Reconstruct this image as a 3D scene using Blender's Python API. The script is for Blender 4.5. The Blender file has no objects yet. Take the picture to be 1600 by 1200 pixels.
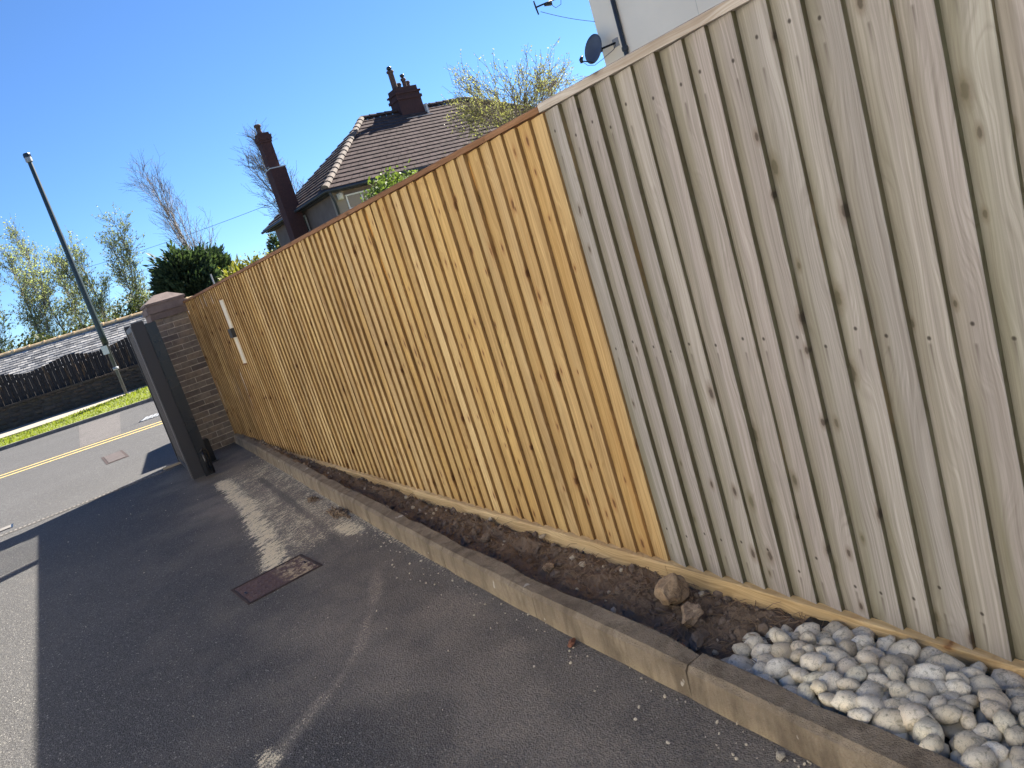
import bpy, bmesh, math, random
import numpy as np
from mathutils import Vector, Matrix, Quaternion

S = bpy.context.scene
C = S.collection
random.seed(7)
RNG = np.random.default_rng(11)

# ------------------------------------------------------------------ camera
cam_d = bpy.data.cameras.new("camera")
cam = bpy.data.objects.new("camera", cam_d); C.objects.link(cam)
cam_d.sensor_width = 36.0
cam_d.lens = 1170.0 / 1600.0 * 36.0
cam_d.clip_start = 0.05; cam_d.clip_end = 900
_F = 1170.0
_dn = Vector((2606 - 800, 6388 - 600, _F)).normalized()
_fy = Vector((61 - 800, 591 - 600, _F)); _fy -= _dn * _fy.dot(_dn); _fy.normalize()
_rx = _fy.cross(-_dn)
_R = Matrix((_rx, _fy, -_dn))                     # camera (right, down, forward) -> world
_m = Matrix((_R.col[0], -_R.col[1], -_R.col[2])).transposed().to_4x4()
_m.translation = Vector((0, 0, 1.56))
cam.matrix_world = _m
S.camera = cam

# ------------------------------------------------------------------ sky, sun, exposure
SUN_EL = math.radians(36.9)
SUN_AZ = math.atan2(1.0, 0.41)                    # clockwise from +Y
world = bpy.data.worlds.new("World"); S.world = world; world.use_nodes = True
wn = world.node_tree.nodes; wl = world.node_tree.links; wn.clear()
sky = wn.new("ShaderNodeTexSky"); sky.sky_type = 'NISHITA'; sky.sun_disc = False
sky.sun_elevation = SUN_EL; sky.sun_rotation = SUN_AZ
sky.altitude = 0; sky.air_density = 0.85; sky.dust_density = 0.0; sky.ozone_density = 10.0
bg = wn.new("ShaderNodeBackground"); bg.inputs[1].default_value = 0.05
wo = wn.new("ShaderNodeOutputWorld")
wl.new(sky.outputs[0], bg.inputs[0]); wl.new(bg.outputs[0], wo.inputs[0])
sun_d = bpy.data.lights.new("sun", 'SUN'); sun_d.energy = 5.0; sun_d.angle = math.radians(0.53)
sun_d.color = (1.0, 0.93, 0.82)
sun = bpy.data.objects.new("sun", sun_d); C.objects.link(sun)
sv = Vector((math.sin(SUN_AZ) * math.cos(SUN_EL), math.cos(SUN_AZ) * math.cos(SUN_EL), math.sin(SUN_EL)))
sun.rotation_euler = sv.to_track_quat('Z', 'Y').to_euler()
sun.location = (30, 10, 40)
S.view_settings.view_transform = 'Standard'; S.view_settings.look = 'None'
S.view_settings.exposure = 2.02; S.view_settings.gamma = 1.0
S.view_settings.use_curve_mapping = False

# ------------------------------------------------------------------ node helpers
class G:
    def __init__(s, name):
        s.m = bpy.data.materials.new(name); s.m.use_nodes = True
        s.t = s.m.node_tree; s.t.nodes.clear()
        s.out = s.t.nodes.new("ShaderNodeOutputMaterial")
    def n(s, typ, ins=None, **kw):
        nd = s.t.nodes.new("ShaderNode" + typ)
        for k, v in kw.items(): setattr(nd, k, v)
        for k, v in (ins or {}).items(): s.put(nd.inputs[k], v)
        return nd
    def put(s, sock, v):
        if isinstance(v, bpy.types.NodeSocket): s.t.links.new(v, sock)
        elif isinstance(v, bpy.types.Node): s.t.links.new(v.outputs[0], sock)
        else:
            if isinstance(v, tuple) and len(v) == 3 and sock.type == 'RGBA': v = v + (1,)
            sock.default_value = v
    def math(s, op, a, b=0.0, c=0.0, clamp=False):
        return s.n("Math", {0: a, 1: b, 2: c}, operation=op, use_clamp=clamp).outputs[0]
    def vmath(s, op, a, b=(0, 0, 0)):
        nd = s.n("VectorMath", {0: a, 1: b}, operation=op)
        return nd.outputs[1] if op in ('DISTANCE', 'LENGTH') else nd.outputs[0]
    def mix(s, f, a, b, mode='MIX'):
        nd = s.t.nodes.new("ShaderNodeMix"); nd.data_type = 'RGBA'; nd.blend_type = mode
        s.put(nd.inputs[0], f); s.put(nd.inputs[6], a); s.put(nd.inputs[7], b)
        return nd.outputs[2]
    def ramp(s, f, stops, interp='LINEAR'):
        nd = s.t.nodes.new("ShaderNodeValToRGB"); r = nd.color_ramp; r.interpolation = interp
        while len(r.elements) < len(stops): r.elements.new(0.5)
        for e, (p, c) in zip(r.elements, stops):
            e.position = p
            e.color = (c, c, c, 1) if isinstance(c, (int, float)) else tuple(c) + (1,)
        s.put(nd.inputs[0], f)
        return nd.outputs[0]
    def noise(s, vec, scale=5, detail=3, rough=0.55, dist=0.0):
        return s.n("TexNoise", {"Vector": vec, "Scale": scale, "Detail": detail, "Roughness": rough, "Distortion": dist}).outputs[0]
    def voro(s, vec, scale=5, feat='F1', rand=1.0):
        return s.n("TexVoronoi", {"Vector": vec, "Scale": scale, "Randomness": rand}, feature=feat)
    def obj(s): return s.n("TexCoord").outputs["Object"]
    def rnd(s): return s.n("ObjectInfo").outputs["Random"]
    def scale(s, v, sc): return s.vmath('MULTIPLY', v, sc)
    def offs(s, v):
        r = s.rnd(); return s.vmath('ADD', v, s.n("CombineXYZ", {0: s.math('MULTIPLY', r, 17.3), 1: s.math('MULTIPLY', r, 29.1), 2: s.math('MULTIPLY', r, 43.7)}).outputs[0])
    def bump(s, h, strength=0.3, dist=0.01):
        return s.n("Bump", {"Height": h, "Strength": strength, "Distance": dist}).outputs[0]
    def done(s, col, rough=0.7, normal=None, metal=0.0, spec=0.5, **kw):
        b = s.n("BsdfPrincipled", {"Base Color": col, "Roughness": rough, "Metallic": metal, "Specular IOR Level": spec})
        if normal is not None: s.put(b.inputs["Normal"], normal)
        for k, v in kw.items(): s.put(b.inputs[k], v)
        s.t.links.new(b.outputs[0], s.out.inputs[0])
        return s.m

def plain(name, col, rough=0.6, metal=0.0, var=0.25, sc=6.0, bump=0.0, spec=0.5):
    g = G(name); o = g.offs(g.obj())
    f = g.noise(o, sc, 5, 0.6)
    c = g.mix(g.ramp(f, [(0.3, 0.0), (0.7, 1.0)]), tuple(x * (1 - var) for x in col), tuple(min(1, x * (1 + var)) for x in col))
    nr = g.bump(g.noise(o, sc * 8, 4), bump, 0.01) if bump else None
    return g.done(c, rough, nr, metal, spec)

def wood_mat(name, tones, streak, knot_in, knot_out, old=False, along='z', blotch=(0.43, 0.245, 0.085), ora_f=0.0):
    g = G(name); o = g.obj(); r = g.rnd()
    if along == 'y':
        q0 = g.n('SeparateXYZ', {0: o}); o = g.n('CombineXYZ', {0: q0.outputs[0], 1: q0.outputs[2], 2: q0.outputs[1]}).outputs[0]
    v = g.offs(o)
    sx = g.n("SeparateXYZ", {0: o}); y, z = sx.outputs[1], sx.outputs[2]
    tone = g.ramp(r, [(i / (len(tones) - 1), t) for i, t in enumerate(tones)])
    broad = g.noise(g.scale(v, (6, 16, 0.9)), 1.0, 4, 0.6, 0.6)
    warp = g.noise(g.scale(v, (3, 5, 1.4)), 1.0, 2)
    gv = g.vmath('ADD', g.scale(v, (55, 130, 1.5)), g.n("CombineXYZ", {1: g.math('MULTIPLY', warp, 9.0)}).outputs[0])
    fine = g.noise(gv, 1.0, 5, 0.65)
    rings = g.noise(g.vmath('ADD', g.scale(v, (20, 52, 0.5)), g.n("CombineXYZ", {1: g.math('MULTIPLY', warp, 14.0)}).outputs[0]), 1.0, 1.5)
    saw = g.noise(g.scale(v, (10, 6, 260)), 1.0, 2)
    col = g.mix(g.ramp(broad, [(0.32, 0.0), (0.72, 0.75)]), tone, streak)
    col = g.mix(g.math('MULTIPLY', g.ramp(rings, [(0.38, 0.0), (0.5, 0.55), (0.58, 0.0), (0.7, 0.45)]), 1.0 if not old else 0.75), col, g.mix(1.0, col, (0.62, 0.55, 0.46) if not old else (0.62, 0.6, 0.58), 'MULTIPLY'))
    col = g.mix(g.ramp(fine, [(0.36, 0.0), (0.66, 0.75 if old else 0.6)]), col, g.mix(1.0, col, (0.55, 0.48, 0.4) if not old else (0.58, 0.56, 0.53), 'MULTIPLY'))
    # knots
    vs = g.n('SeparateXYZ', {0: v}); kv = g.n('CombineXYZ', {0: g.math('MULTIPLY', vs.outputs[1], 9.0), 1: g.math('MULTIPLY', vs.outputs[2], 4.6)}).outputs[0]
    vo = g.n('TexVoronoi', {'Vector': kv, 'Scale': 1.0}, voronoi_dimensions='2D'); gp = g.n('NewGeometry').outputs['Position']
    kd = g.math('ADD', g.math('MULTIPLY', vo.outputs["Distance"], g.math('ADD', 0.6, g.n('SeparateColor', {0: vo.outputs['Color']}).outputs[1])), g.math('MULTIPLY', g.math('SUBTRACT', g.noise(v, 70, 2), 0.5), 0.06))
    has = g.math('GREATER_THAN', g.n("SeparateColor", {0: vo.outputs["Color"]}).outputs[0], 0.58 if not old else 0.62)
    ring = g.math('MULTIPLY', g.ramp(kd, [(0.085, 1.0), (0.19, 0.0)]), has)
    core = g.math('MULTIPLY', g.ramp(kd, [(0.05, 1.0), (0.085, 0.0)]), has)
    col = g.mix(g.math('MULTIPLY', ring, 0.7), col, knot_out)
    col = g.mix(g.math('MULTIPLY', core, 0.85), col, knot_in)
    if old:
        algae_shade = g.math('MULTIPLY', g.ramp(y, [(0.046, 0.0), (0.074, 1.0)]), g.ramp(g.noise(g.scale(v, (1, 8, 1.5)), 1.0, 3), [(0.3, 0.25), (0.7, 1.0)]))  # shade where boards overlap, painted in with a green algae tint
        algae_shade = g.math('MULTIPLY', algae_shade, g.ramp(z, [(0.0, 1.0), (0.9, 0.7), (1.0, 0.75)]))
        col = g.mix(g.math('MULTIPLY', algae_shade, 0.85), col, (0.16, 0.155, 0.10))
        bl = g.ramp(g.noise(g.scale(v, (4, 10, 1.1)), 1.0, 4, 0.7), [(0.6, 0.0), (0.85, 0.3)])
        col = g.mix(bl, col, (0.25, 0.2, 0.21))
        yn = g.math('ADD', 0.025, g.math('MULTIPLY', g.math('FRACT', g.math('MULTIPLY', r, 13.0)), 0.045))
        for z0 in (0.16, 0.98, 1.78):
            d = g.vmath('DISTANCE', g.n("CombineXYZ", {0: y, 1: z}).outputs[0], g.n("CombineXYZ", {0: yn, 1: g.math('ADD', z0, g.math('MULTIPLY', g.math('FRACT', g.math('MULTIPLY', r, 37.0 + 11 * z0)), 0.09))}).outputs[0])
            col = g.mix(g.ramp(d, [(0.0035, 0.9), (0.0065, 0.0)]), col, (0.02, 0.015, 0.012))
            below = g.math('SUBTRACT', z0, z)
            st = g.math('MULTIPLY', g.ramp(below, [(0.0, 0.0), (0.006, 1.0), (0.09, 0.0)]), g.ramp(g.math('ABSOLUTE', g.math('SUBTRACT', y, yn)), [(0.001, 0.65), (0.006, 0.0)]))
            col = g.mix(st, col, (0.07, 0.055, 0.045))
    else:
        batch = g.ramp(g.noise(g.scale(gp, (1, 1.6, 0.9)), 1.0, 4, 0.65), [(0.42, 0.0), (0.66, 0.6)])
        col = g.mix(batch, col, g.mix(1.0, col, (0.62, 0.55, 0.5), 'MULTIPLY'))
        ora = g.ramp(g.math('MULTIPLY', g.n('SeparateXYZ', {0: gp}).outputs[1], 0.1), [(0.275, ora_f), (0.30, 0.0)])
        col = g.mix(ora, col, g.mix(1.0, col, (0.93, 0.74, 0.50), 'MULTIPLY'))
        bl = g.ramp(g.noise(g.scale(v, (5, 12, 0.8)), 1.0, 4, 0.7), [(0.56, 0.0), (0.76, 0.6)])
        col = g.mix(bl, col, blotch)
    h = g.math('ADD', g.math('MULTIPLY', fine, 0.7), g.math('ADD', g.math('MULTIPLY', saw, 0.25), g.math('MULTIPLY', rings, 0.5)))
    return g.done(col, 0.78, g.bump(h, 0.45 if old else 0.3, 0.003), spec=0.25)

MAT = {}
MAT['new'] = wood_mat("new_wood", [(0.763, 0.594, 0.287), (0.551, 0.392, 0.171), (0.8, 0.63, 0.34), (0.678, 0.47, 0.183), (0.466, 0.336, 0.171), (0.8, 0.63, 0.34), (0.604, 0.47, 0.262), (0.742, 0.538, 0.232)], (0.64, 0.46, 0.22), (0.12, 0.055, 0.025), (0.36, 0.20, 0.085), ora_f=0.16)
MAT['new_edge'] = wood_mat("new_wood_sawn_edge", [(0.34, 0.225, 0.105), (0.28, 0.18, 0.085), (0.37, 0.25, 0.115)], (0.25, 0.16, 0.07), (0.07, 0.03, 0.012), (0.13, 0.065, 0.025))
MAT['grav'] = wood_mat("gravel_board_wood", [(0.86, 0.68, 0.40), (0.80, 0.61, 0.34), (0.89, 0.73, 0.46)], (0.76, 0.57, 0.30), (0.25, 0.12, 0.05), (0.5, 0.30, 0.13), along="y", blotch=(0.62, 0.42, 0.2))
MAT['capnew'] = wood_mat("capping_brown_wood", [(0.33, 0.19, 0.105), (0.28, 0.155, 0.09)], (0.2, 0.1, 0.05), (0.08, 0.04, 0.02), (0.14, 0.07, 0.03), along="y")
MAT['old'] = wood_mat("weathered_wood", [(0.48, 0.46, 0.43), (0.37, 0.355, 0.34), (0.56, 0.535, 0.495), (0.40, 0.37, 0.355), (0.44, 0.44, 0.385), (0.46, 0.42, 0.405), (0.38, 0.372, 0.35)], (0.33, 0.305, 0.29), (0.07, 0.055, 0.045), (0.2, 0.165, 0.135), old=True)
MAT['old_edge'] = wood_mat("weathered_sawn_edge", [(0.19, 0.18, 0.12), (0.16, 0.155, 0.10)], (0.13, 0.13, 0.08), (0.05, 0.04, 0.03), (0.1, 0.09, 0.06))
MAT['capold'] = wood_mat("weathered_capping", [(0.66, 0.64, 0.61), (0.60, 0.585, 0.56)], (0.56, 0.54, 0.51), (0.15, 0.13, 0.11), (0.3, 0.27, 0.24), along="y", blotch=(0.45, 0.42, 0.37))
MAT['dkfence'] = wood_mat("dark_fence_wood", [(0.035, 0.036, 0.042), (0.026, 0.027, 0.033), (0.05, 0.047, 0.05)], (0.022, 0.023, 0.028), (0.015, 0.014, 0.014), (0.02, 0.018, 0.018))

def asphalt(name, base, speck, light, dusty=False, sc=150.0):
    g = G(name); o = g.obj()
    big = g.noise(o, 0.7, 5, 0.6); mid = g.noise(o, 9.0, 4, 0.65)
    vc = g.n('SeparateColor', {0: g.voro(o, sc * 0.42).outputs['Color']}).outputs[1]
    v1 = g.voro(o, sc); v2 = g.noise(o, sc * 0.9, 3, 0.7)
    cc = g.n("SeparateColor", {0: v1.outputs["Color"]}).outputs[0]
    col = g.mix(g.ramp(big, [(0.3, 0.0), (0.7, 1.0)]), tuple(x * 0.82 for x in base), tuple(x * 1.2 for x in base))
    col = g.mix(g.ramp(mid, [(0.35, 0.0), (0.75, 0.5)]), col, tuple(x * 1.35 for x in base))
    col = g.mix(g.ramp(cc, [(0.5, 0.0), (0.97, 0.8)]), col, speck)
    col = g.mix(g.ramp(vc, [(0.6, 0.0), (0.95, 0.55)]), col, tuple(x * 1.7 for x in base))
    col = g.mix(g.ramp(v2, [(0.42, 0.85), (0.56, 0.0)]), col, tuple(x * 0.3 for x in base))
    col = g.mix(g.math('MULTIPLY', g.math('GREATER_THAN', cc, 0.988), 0.5), col, light)
    if dusty:
        vd = g.noise(o, 60, 4, 0.75); vf = g.noise(o, 210, 2, 0.6)
        grit = g.math('ADD', g.math('MULTIPLY', vd, 0.6), g.math('MULTIPLY', vf, 0.6))
        dirt = g.n("Attribute", attribute_name="dirt").outputs["Fac"]
        dust = g.n("Attribute", attribute_name="dust").outputs["Fac"]
        a = g.math('MULTIPLY', dirt, g.ramp(grit, [(0.40, 0.15), (0.66, 1.0)]), clamp=True)
        col = g.mix(a, col, g.mix(vd, (0.20, 0.172, 0.14), (0.34, 0.295, 0.235)))
        mid2 = g.ramp(g.noise(g.scale(g.n('VectorRotate', {'Vector': o, 'Angle': math.radians(-28)}, rotation_type='Z_AXIS').outputs[0], (12, 48, 1)), 1.0, 5, 0.75), [(0.33, 0.08), (0.60, 1.0)])
        dd = g.math('MULTIPLY', g.math('MULTIPLY', dust, 1.5), mid2)
        b = g.n('MapRange', {'Value': g.math('ADD', grit, g.math('MULTIPLY', dd, 0.34)), 'From Min': 0.74, 'From Max': 0.83}, interpolation_type='SMOOTHSTEP').outputs[0]
        b = g.math('MULTIPLY', b, g.ramp(dd, [(0.01, 0.0), (0.12, 1.0)]))
        col = g.mix(b, col, g.mix(vf, (0.58, 0.485, 0.315), (0.90, 0.80, 0.57)))
    h = g.math('ADD', v1.outputs["Distance"], g.math('MULTIPLY', v2, 0.7))
    return g.done(col, 0.85, g.bump(h, 0.55, 0.006), spec=0.3)
MAT['drive'] = asphalt("driveway_asphalt", (0.068, 0.067, 0.068), (0.185, 0.178, 0.165), (0.4, 0.38, 0.34), True)
MAT['road'] = asphalt("road_asphalt", (0.085, 0.084, 0.085), (0.145, 0.138, 0.128), (0.3, 0.28, 0.25), False, 90.0)
MAT['patch'] = asphalt("road_patch_asphalt", (0.122, 0.112, 0.108), (0.175, 0.162, 0.152), (0.3, 0.28, 0.25), False, 90.0)

def concrete_mat():
    g = G("kerb_concrete"); o = g.obj(); v = g.offs(o)
    a = g.noise(v, 3.5, 5, 0.65); b = g.noise(v, 38, 4, 0.7); c = g.noise(v, 220, 2)
    col = g.mix(g.ramp(a, [(0.3, 0.0), (0.7, 1.0)]), (0.185, 0.15, 0.112), (0.315, 0.265, 0.20))
    col = g.mix(g.ramp(b, [(0.35, 0.0), (0.7, 0.6)]), col, (0.21, 0.165, 0.115))
    col = g.mix(g.ramp(c, [(0.55, 0.0), (0.75, 0.4)]), col, (0.36, 0.33, 0.28))
    z = g.n("SeparateXYZ", {0: g.n("NewGeometry").outputs["Position"]}).outputs[2]
    low = g.math('MULTIPLY', g.ramp(z, [(0.0, 1.0), (0.055, 0.0)]), g.ramp(g.noise(v, 14, 3), [(0.3, 0.1), (0.65, 0.9)]))
    col = g.mix(low, col, (0.33, 0.27, 0.18))
    st = g.ramp(g.noise(g.scale(v, (9, 9, 2.5)), 1.0, 5, 0.7), [(0.46, 0.0), (0.64, 0.75)])
    col = g.mix(st, col, (0.12, 0.095, 0.07))
    chip = g.ramp(g.noise(v, 11, 3, 0.5), [(0.70, 0.0), (0.72, 0.8)])
    col = g.mix(chip, col, (0.5, 0.47, 0.42))
    return g.done(col, 0.88, g.bump(g.math('ADD', b, g.math('MULTIPLY', c, 0.5)), 0.9, 0.012), spec=0.2)
MAT['kerb'] = concrete_mat()

def soil_mat():
    g = G("soil"); o = g.obj()
    a = g.noise(o, 6, 5, 0.65); b = g.noise(o, 70, 4, 0.7)
    col = g.mix(a, (0.115, 0.08, 0.057), (0.31, 0.24, 0.175))
    col = g.mix(g.ramp(b, [(0.55, 0.0), (0.75, 0.6)]), col, (0.18, 0.135, 0.1))
    return g.done(col, 0.95, g.bump(b, 0.8, 0.01), spec=0.1)
MAT['soil'] = soil_mat()

def stone_mat(name, cols, spot, bumps=0.4, spots=(0.58, 0.7), k=1.0):
    g = G(name); o = g.obj(); v = g.offs(o); r = g.rnd()
    tone = g.ramp(r, [(i / max(1, len(cols) - 1), c) for i, c in enumerate(cols)])
    a = g.noise(v, 22 * k, 5, 0.75, 0.8); b = g.noise(v, 150 * k, 3, 0.7); c2 = g.noise(v, 9 * k, 3)
    col = g.mix(g.ramp(c2, [(0.35, 0.0), (0.7, 0.5)]), tone, g.mix(1.0, tone, (0.82, 0.72, 0.58), 'MULTIPLY'))
    col = g.mix(g.ramp(a, [(spots[0], 0.0), (spots[1], 0.75)]), col, spot)
    col = g.mix(g.ramp(b, [(0.56, 0.0), (0.68, 0.6)]), col, spot)
    return g.done(col, 0.82, g.bump(g.math('ADD', a, g.math('MULTIPLY', b, 0.3)), bumps, 0.006), spec=0.3)
MAT['peb'] = stone_mat("pebble_stone", [(0.82, 0.77, 0.65), (0.66, 0.61, 0.50), (0.89, 0.86, 0.76), (0.54, 0.49, 0.40), (0.78, 0.72, 0.57), (0.87, 0.83, 0.72), (0.70, 0.63, 0.52), (0.76, 0.74, 0.61)], (0.20, 0.19, 0.13), 0.4, (0.50, 0.66), 0.13)
MAT['rock'] = stone_mat("tan_rock", [(0.36, 0.27, 0.18), (0.42, 0.32, 0.22)], (0.16, 0.11, 0.075), 1.0, (0.48, 0.62))
MAT['grit'] = stone_mat("small_stones", [(0.24, 0.20, 0.16), (0.2, 0.16, 0.13)], (0.1, 0.08, 0.06), 0.6)
MAT['redrock'] = stone_mat("brick_fragment", [(0.26, 0.12, 0.075), (0.2, 0.09, 0.06)], (0.12, 0.07, 0.05), 0.7)
MAT['palechip'] = stone_mat("pale_chip", [(0.52, 0.47, 0.38), (0.45, 0.4, 0.32)], (0.3, 0.26, 0.2), 0.5)

def brick_mat(name, cols, dark):
    g = G(name); o = g.obj(); v = g.offs(o); r = g.rnd()
    tone = g.ramp(r, [(i / (len(cols) - 1), c) for i, c in enumerate(cols)])
    a = g.noise(v, 14, 4, 0.7); b = g.noise(v, 120, 3)
    col = g.mix(g.ramp(a, [(0.4, 0.0), (0.7, 0.7)]), tone, dark)
    return g.done(col, 0.9, g.bump(g.math('ADD', a, b), 0.6, 0.006), spec=0.2)
MAT['brick'] = brick_mat("dark_brick", [(0.19, 0.162, 0.138), (0.26, 0.22, 0.182), (0.135, 0.115, 0.105), (0.28, 0.225, 0.175), (0.19, 0.155, 0.128)], (0.09, 0.076, 0.07))
MAT['mortar'] = plain("mortar", (0.46, 0.41, 0.345), 0.95, var=0.3, sc=20, bump=0.5)
MAT['band'] = plain("brown_stone", (0.14, 0.105, 0.095), 0.85, var=0.25, sc=9, bump=0.3)
MAT['redbrick'] = brick_mat("red_brick", [(0.085, 0.04, 0.036), (0.07, 0.038, 0.038), (0.10, 0.045, 0.038)], (0.04, 0.028, 0.028))
MAT['stonewall'] = brick_mat("field_stone", [(0.075, 0.06, 0.045), (0.115, 0.085, 0.06), (0.055, 0.048, 0.04), (0.09, 0.075, 0.05), (0.13, 0.1, 0.075)], (0.035, 0.033, 0.03))
MAT['stonejoint'] = plain("wall_joint", (0.055, 0.048, 0.04), 0.95, var=0.3, sc=8)
MAT['slate'] = brick_mat("slate", [(0.27, 0.265, 0.255), (0.21, 0.205, 0.2), (0.33, 0.32, 0.30)], (0.13, 0.13, 0.13))
MAT['ridge'] = plain("ridge_terracotta", (0.47, 0.34, 0.19), 0.8, var=0.35, sc=5, bump=0.3)
MAT['tile'] = plain("roof_tile_brown", (0.075, 0.057, 0.055), 0.95, var=0.32, sc=3.0, bump=0.2, spec=0.08)
MAT['hiptile'] = plain("hip_tile", (0.125, 0.098, 0.082), 0.85, var=0.35, sc=5, bump=0.3)
MAT['brender'] = plain("brown_render", (0.155, 0.118, 0.10), 0.9, var=0.14, sc=2.5, bump=0.4)
MAT['tanrender'] = plain("tan_quoin", (0.30, 0.25, 0.20), 0.9, var=0.14, sc=2.5, bump=0.4)
MAT['cream'] = plain("cream_render", (0.88, 0.80, 0.65), 0.9, var=0.05, sc=0.5, bump=0.1)
MAT['pale'] = plain("pale_render", (0.76, 0.715, 0.63), 0.9, var=0.03, sc=0.8, bump=0.1)
MAT['black'] = plain("black_plastic", (0.02, 0.022, 0.026), 0.45, var=0.2, sc=3)
MAT['gutter'] = plain("dark_gutter_plastic", (0.03, 0.035, 0.042), 0.45, var=0.2, sc=3)
MAT['gate'] = plain("dark_grey_steel", (0.017, 0.017, 0.021), 0.5, var=0.12, sc=3, bump=0.05)
MAT['gate_lit'] = plain("lit_gate_steel", (0.085, 0.083, 0.09), 0.5, var=0.12, sc=3, bump=0.05)  # lighter copy of the gate steel: light on its left side painted in
MAT['gblack'] = plain("gloss_black_steel", (0.012, 0.013, 0.016), 0.25, var=0.2, sc=3)
MAT['postgreen'] = plain("dark_green_paint", (0.018, 0.032, 0.034), 0.4, var=0.25, sc=3)
MAT['white'] = plain("white_paint", (0.74, 0.73, 0.70), 0.6, var=0.06, sc=5)
MAT['offwhite'] = plain("pale_cream_board", (0.62, 0.58, 0.48), 0.7, var=0.1, sc=9)
MAT['grey'] = plain("grey_metal", (0.3, 0.31, 0.32), 0.45, var=0.15, sc=5)
MAT['shaft'] = plain("lit_pole_grey", (0.07, 0.08, 0.08), 0.6, var=0.25, sc=6)  # pale tone of the pole's lit edge, painted as a colour
MAT['dish'] = plain("dark_grey_dish", (0.075, 0.085, 0.11), 0.5, var=0.15, sc=4)
MAT['pot'] = plain("chimney_pot_clay", (0.09, 0.055, 0.05), 0.85, var=0.3, sc=8)
MAT['flash'] = plain("lead_flashing", (0.5, 0.49, 0.47), 0.6, var=0.2, sc=8)
MAT['rust'] = None
MAT['yellow'] = plain("yellow_road_paint", (0.62, 0.46, 0.15), 0.8, var=0.25, sc=14)
MAT['curb'] = plain("old_kerb_stone", (0.16, 0.15, 0.14), 0.9, var=0.3, sc=5, bump=0.4)
MAT['pave'] = plain("pavement_concrete", (0.30, 0.265, 0.215), 0.9, var=0.12, sc=3, bump=0.2)
MAT['dirt'] = plain("ground_dirt", (0.10, 0.095, 0.06), 0.95, var=0.3, sc=0.6, bump=0.3)
MAT['redpave'] = plain("red_paving", (0.07, 0.055, 0.052), 0.85, var=0.25, sc=12, bump=0.2)
MAT['bark'] = plain("bark", (0.13, 0.105, 0.085), 0.9, var=0.35, sc=6, bump=0.5)
MAT['palebark'] = plain("pale_bark", (0.28, 0.25, 0.22), 0.9, var=0.35, sc=6, bump=0.4)
MAT['twig'] = plain("twig_bark", (0.16, 0.13, 0.105), 0.9, var=0.3, sc=4)
MAT['vanpaint'] = plain("white_van_paint", (0.72, 0.73, 0.74), 0.3, var=0.03, sc=1)
MAT['tyre'] = plain("tyre_rubber", (0.02, 0.02, 0.02), 0.85, var=0.2, sc=8)
MAT['membrane'] = plain("weed_membrane", (0.028, 0.033, 0.042), 0.7, var=0.3, sc=12, bump=0.3)
MAT['copper'] = plain("cable_sheath", (0.03, 0.03, 0.032), 0.95, spec=0.05)

def glass_mat():
    g = G("window_glass")
    return g.done((0.035, 0.04, 0.048), 0.06, spec=0.8)
MAT['glass'] = glass_mat()

def rust_mat():
    g = G("rusty_cast_iron"); o = g.obj()
    a = g.noise(o, 9, 5, 0.7); b = g.noise(o, 90, 3)
    col = g.mix(a, (0.08, 0.05, 0.046), (0.165, 0.108, 0.096))
    col = g.mix(g.ramp(b, [(0.5, 0.0), (0.7, 0.5)]), col, (0.06, 0.03, 0.03))
    w = g.noise(g.scale(o, (3.5, 3.5, 1)), 1.0, 4, 0.7)
    x = g.n("SeparateXYZ", {0: o}).outputs[0]
    dm = g.math('MULTIPLY', g.ramp(x, [(-0.08, 0.0), (0.06, 1.0)]), g.ramp(g.noise(o, 16, 5, 0.8), [(0.47, 0.0), (0.58, 0.85)]))
    col = g.mix(dm, col, (0.52, 0.42, 0.27))
    return g.done(col, 0.8, g.bump(b, 0.5, 0.004), metal=0.2)
MAT['rust'] = rust_mat()
MAT['ironframe'] = plain('cast_iron_frame', (0.06, 0.045, 0.042), 0.85, var=0.3, sc=12, spec=0.2)

def leaf_mat(name, c1, c2, trans=0.35, nsc=0.8):
    g = G(name); o = g.offs(g.obj())
    f = g.noise(o, nsc, 3, 0.6); f2 = g.noise(o, nsc * 18, 1)
    col = g.mix(g.ramp(g.math('ADD', g.math('MULTIPLY', f, 0.6), g.math('MULTIPLY', f2, 0.5)), [(0.35, 0.0), (0.7, 1.0)]), c1, c2)
    d = g.n("BsdfPrincipled", {"Base Color": col, "Roughness": 0.6, "Specular IOR Level": 0.3})
    t = g.n("BsdfTranslucent", {"Color": g.mix(1.0, col, (1.5, 1.6, 0.8), 'MULTIPLY')})
    m = g.n("MixShader", {0: trans, 1: d.outputs[0], 2: t.outputs[0]})
    g.t.links.new(m.outputs[0], g.out.inputs[0])
    return g.m
MAT['lf_birch'] = leaf_mat("birch_leaves", (0.17, 0.20, 0.125), (0.32, 0.345, 0.22), 0.5)
MAT['lf_bare'] = leaf_mat("bare_tree_buds", (0.11, 0.09, 0.065), (0.16, 0.14, 0.09))
MAT['lf_con'] = leaf_mat("conifer_sprays", (0.014, 0.032, 0.022), (0.085, 0.125, 0.062), 0.2, 0.5)
MAT['lf_yel'] = leaf_mat("golden_shrub_leaves", (0.13, 0.14, 0.025), (0.27, 0.25, 0.06), 0.3, 1.2)
MAT['lf_bush'] = leaf_mat("bush_leaves", (0.06, 0.10, 0.02), (0.17, 0.22, 0.06), 0.3, 2.0)
MAT['lf_cherry'] = leaf_mat("opening_leaf_buds", (0.15, 0.16, 0.085), (0.31, 0.30, 0.15), 0.45, 0.9)
MAT['lf_dark'] = leaf_mat("hedge_leaves", (0.035, 0.05, 0.02), (0.09, 0.105, 0.04), 0.25, 0.9)
MAT['grass'] = leaf_mat("grass_blades", (0.11, 0.15, 0.015), (0.23, 0.25, 0.035), 0.4, 1.5)
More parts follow.
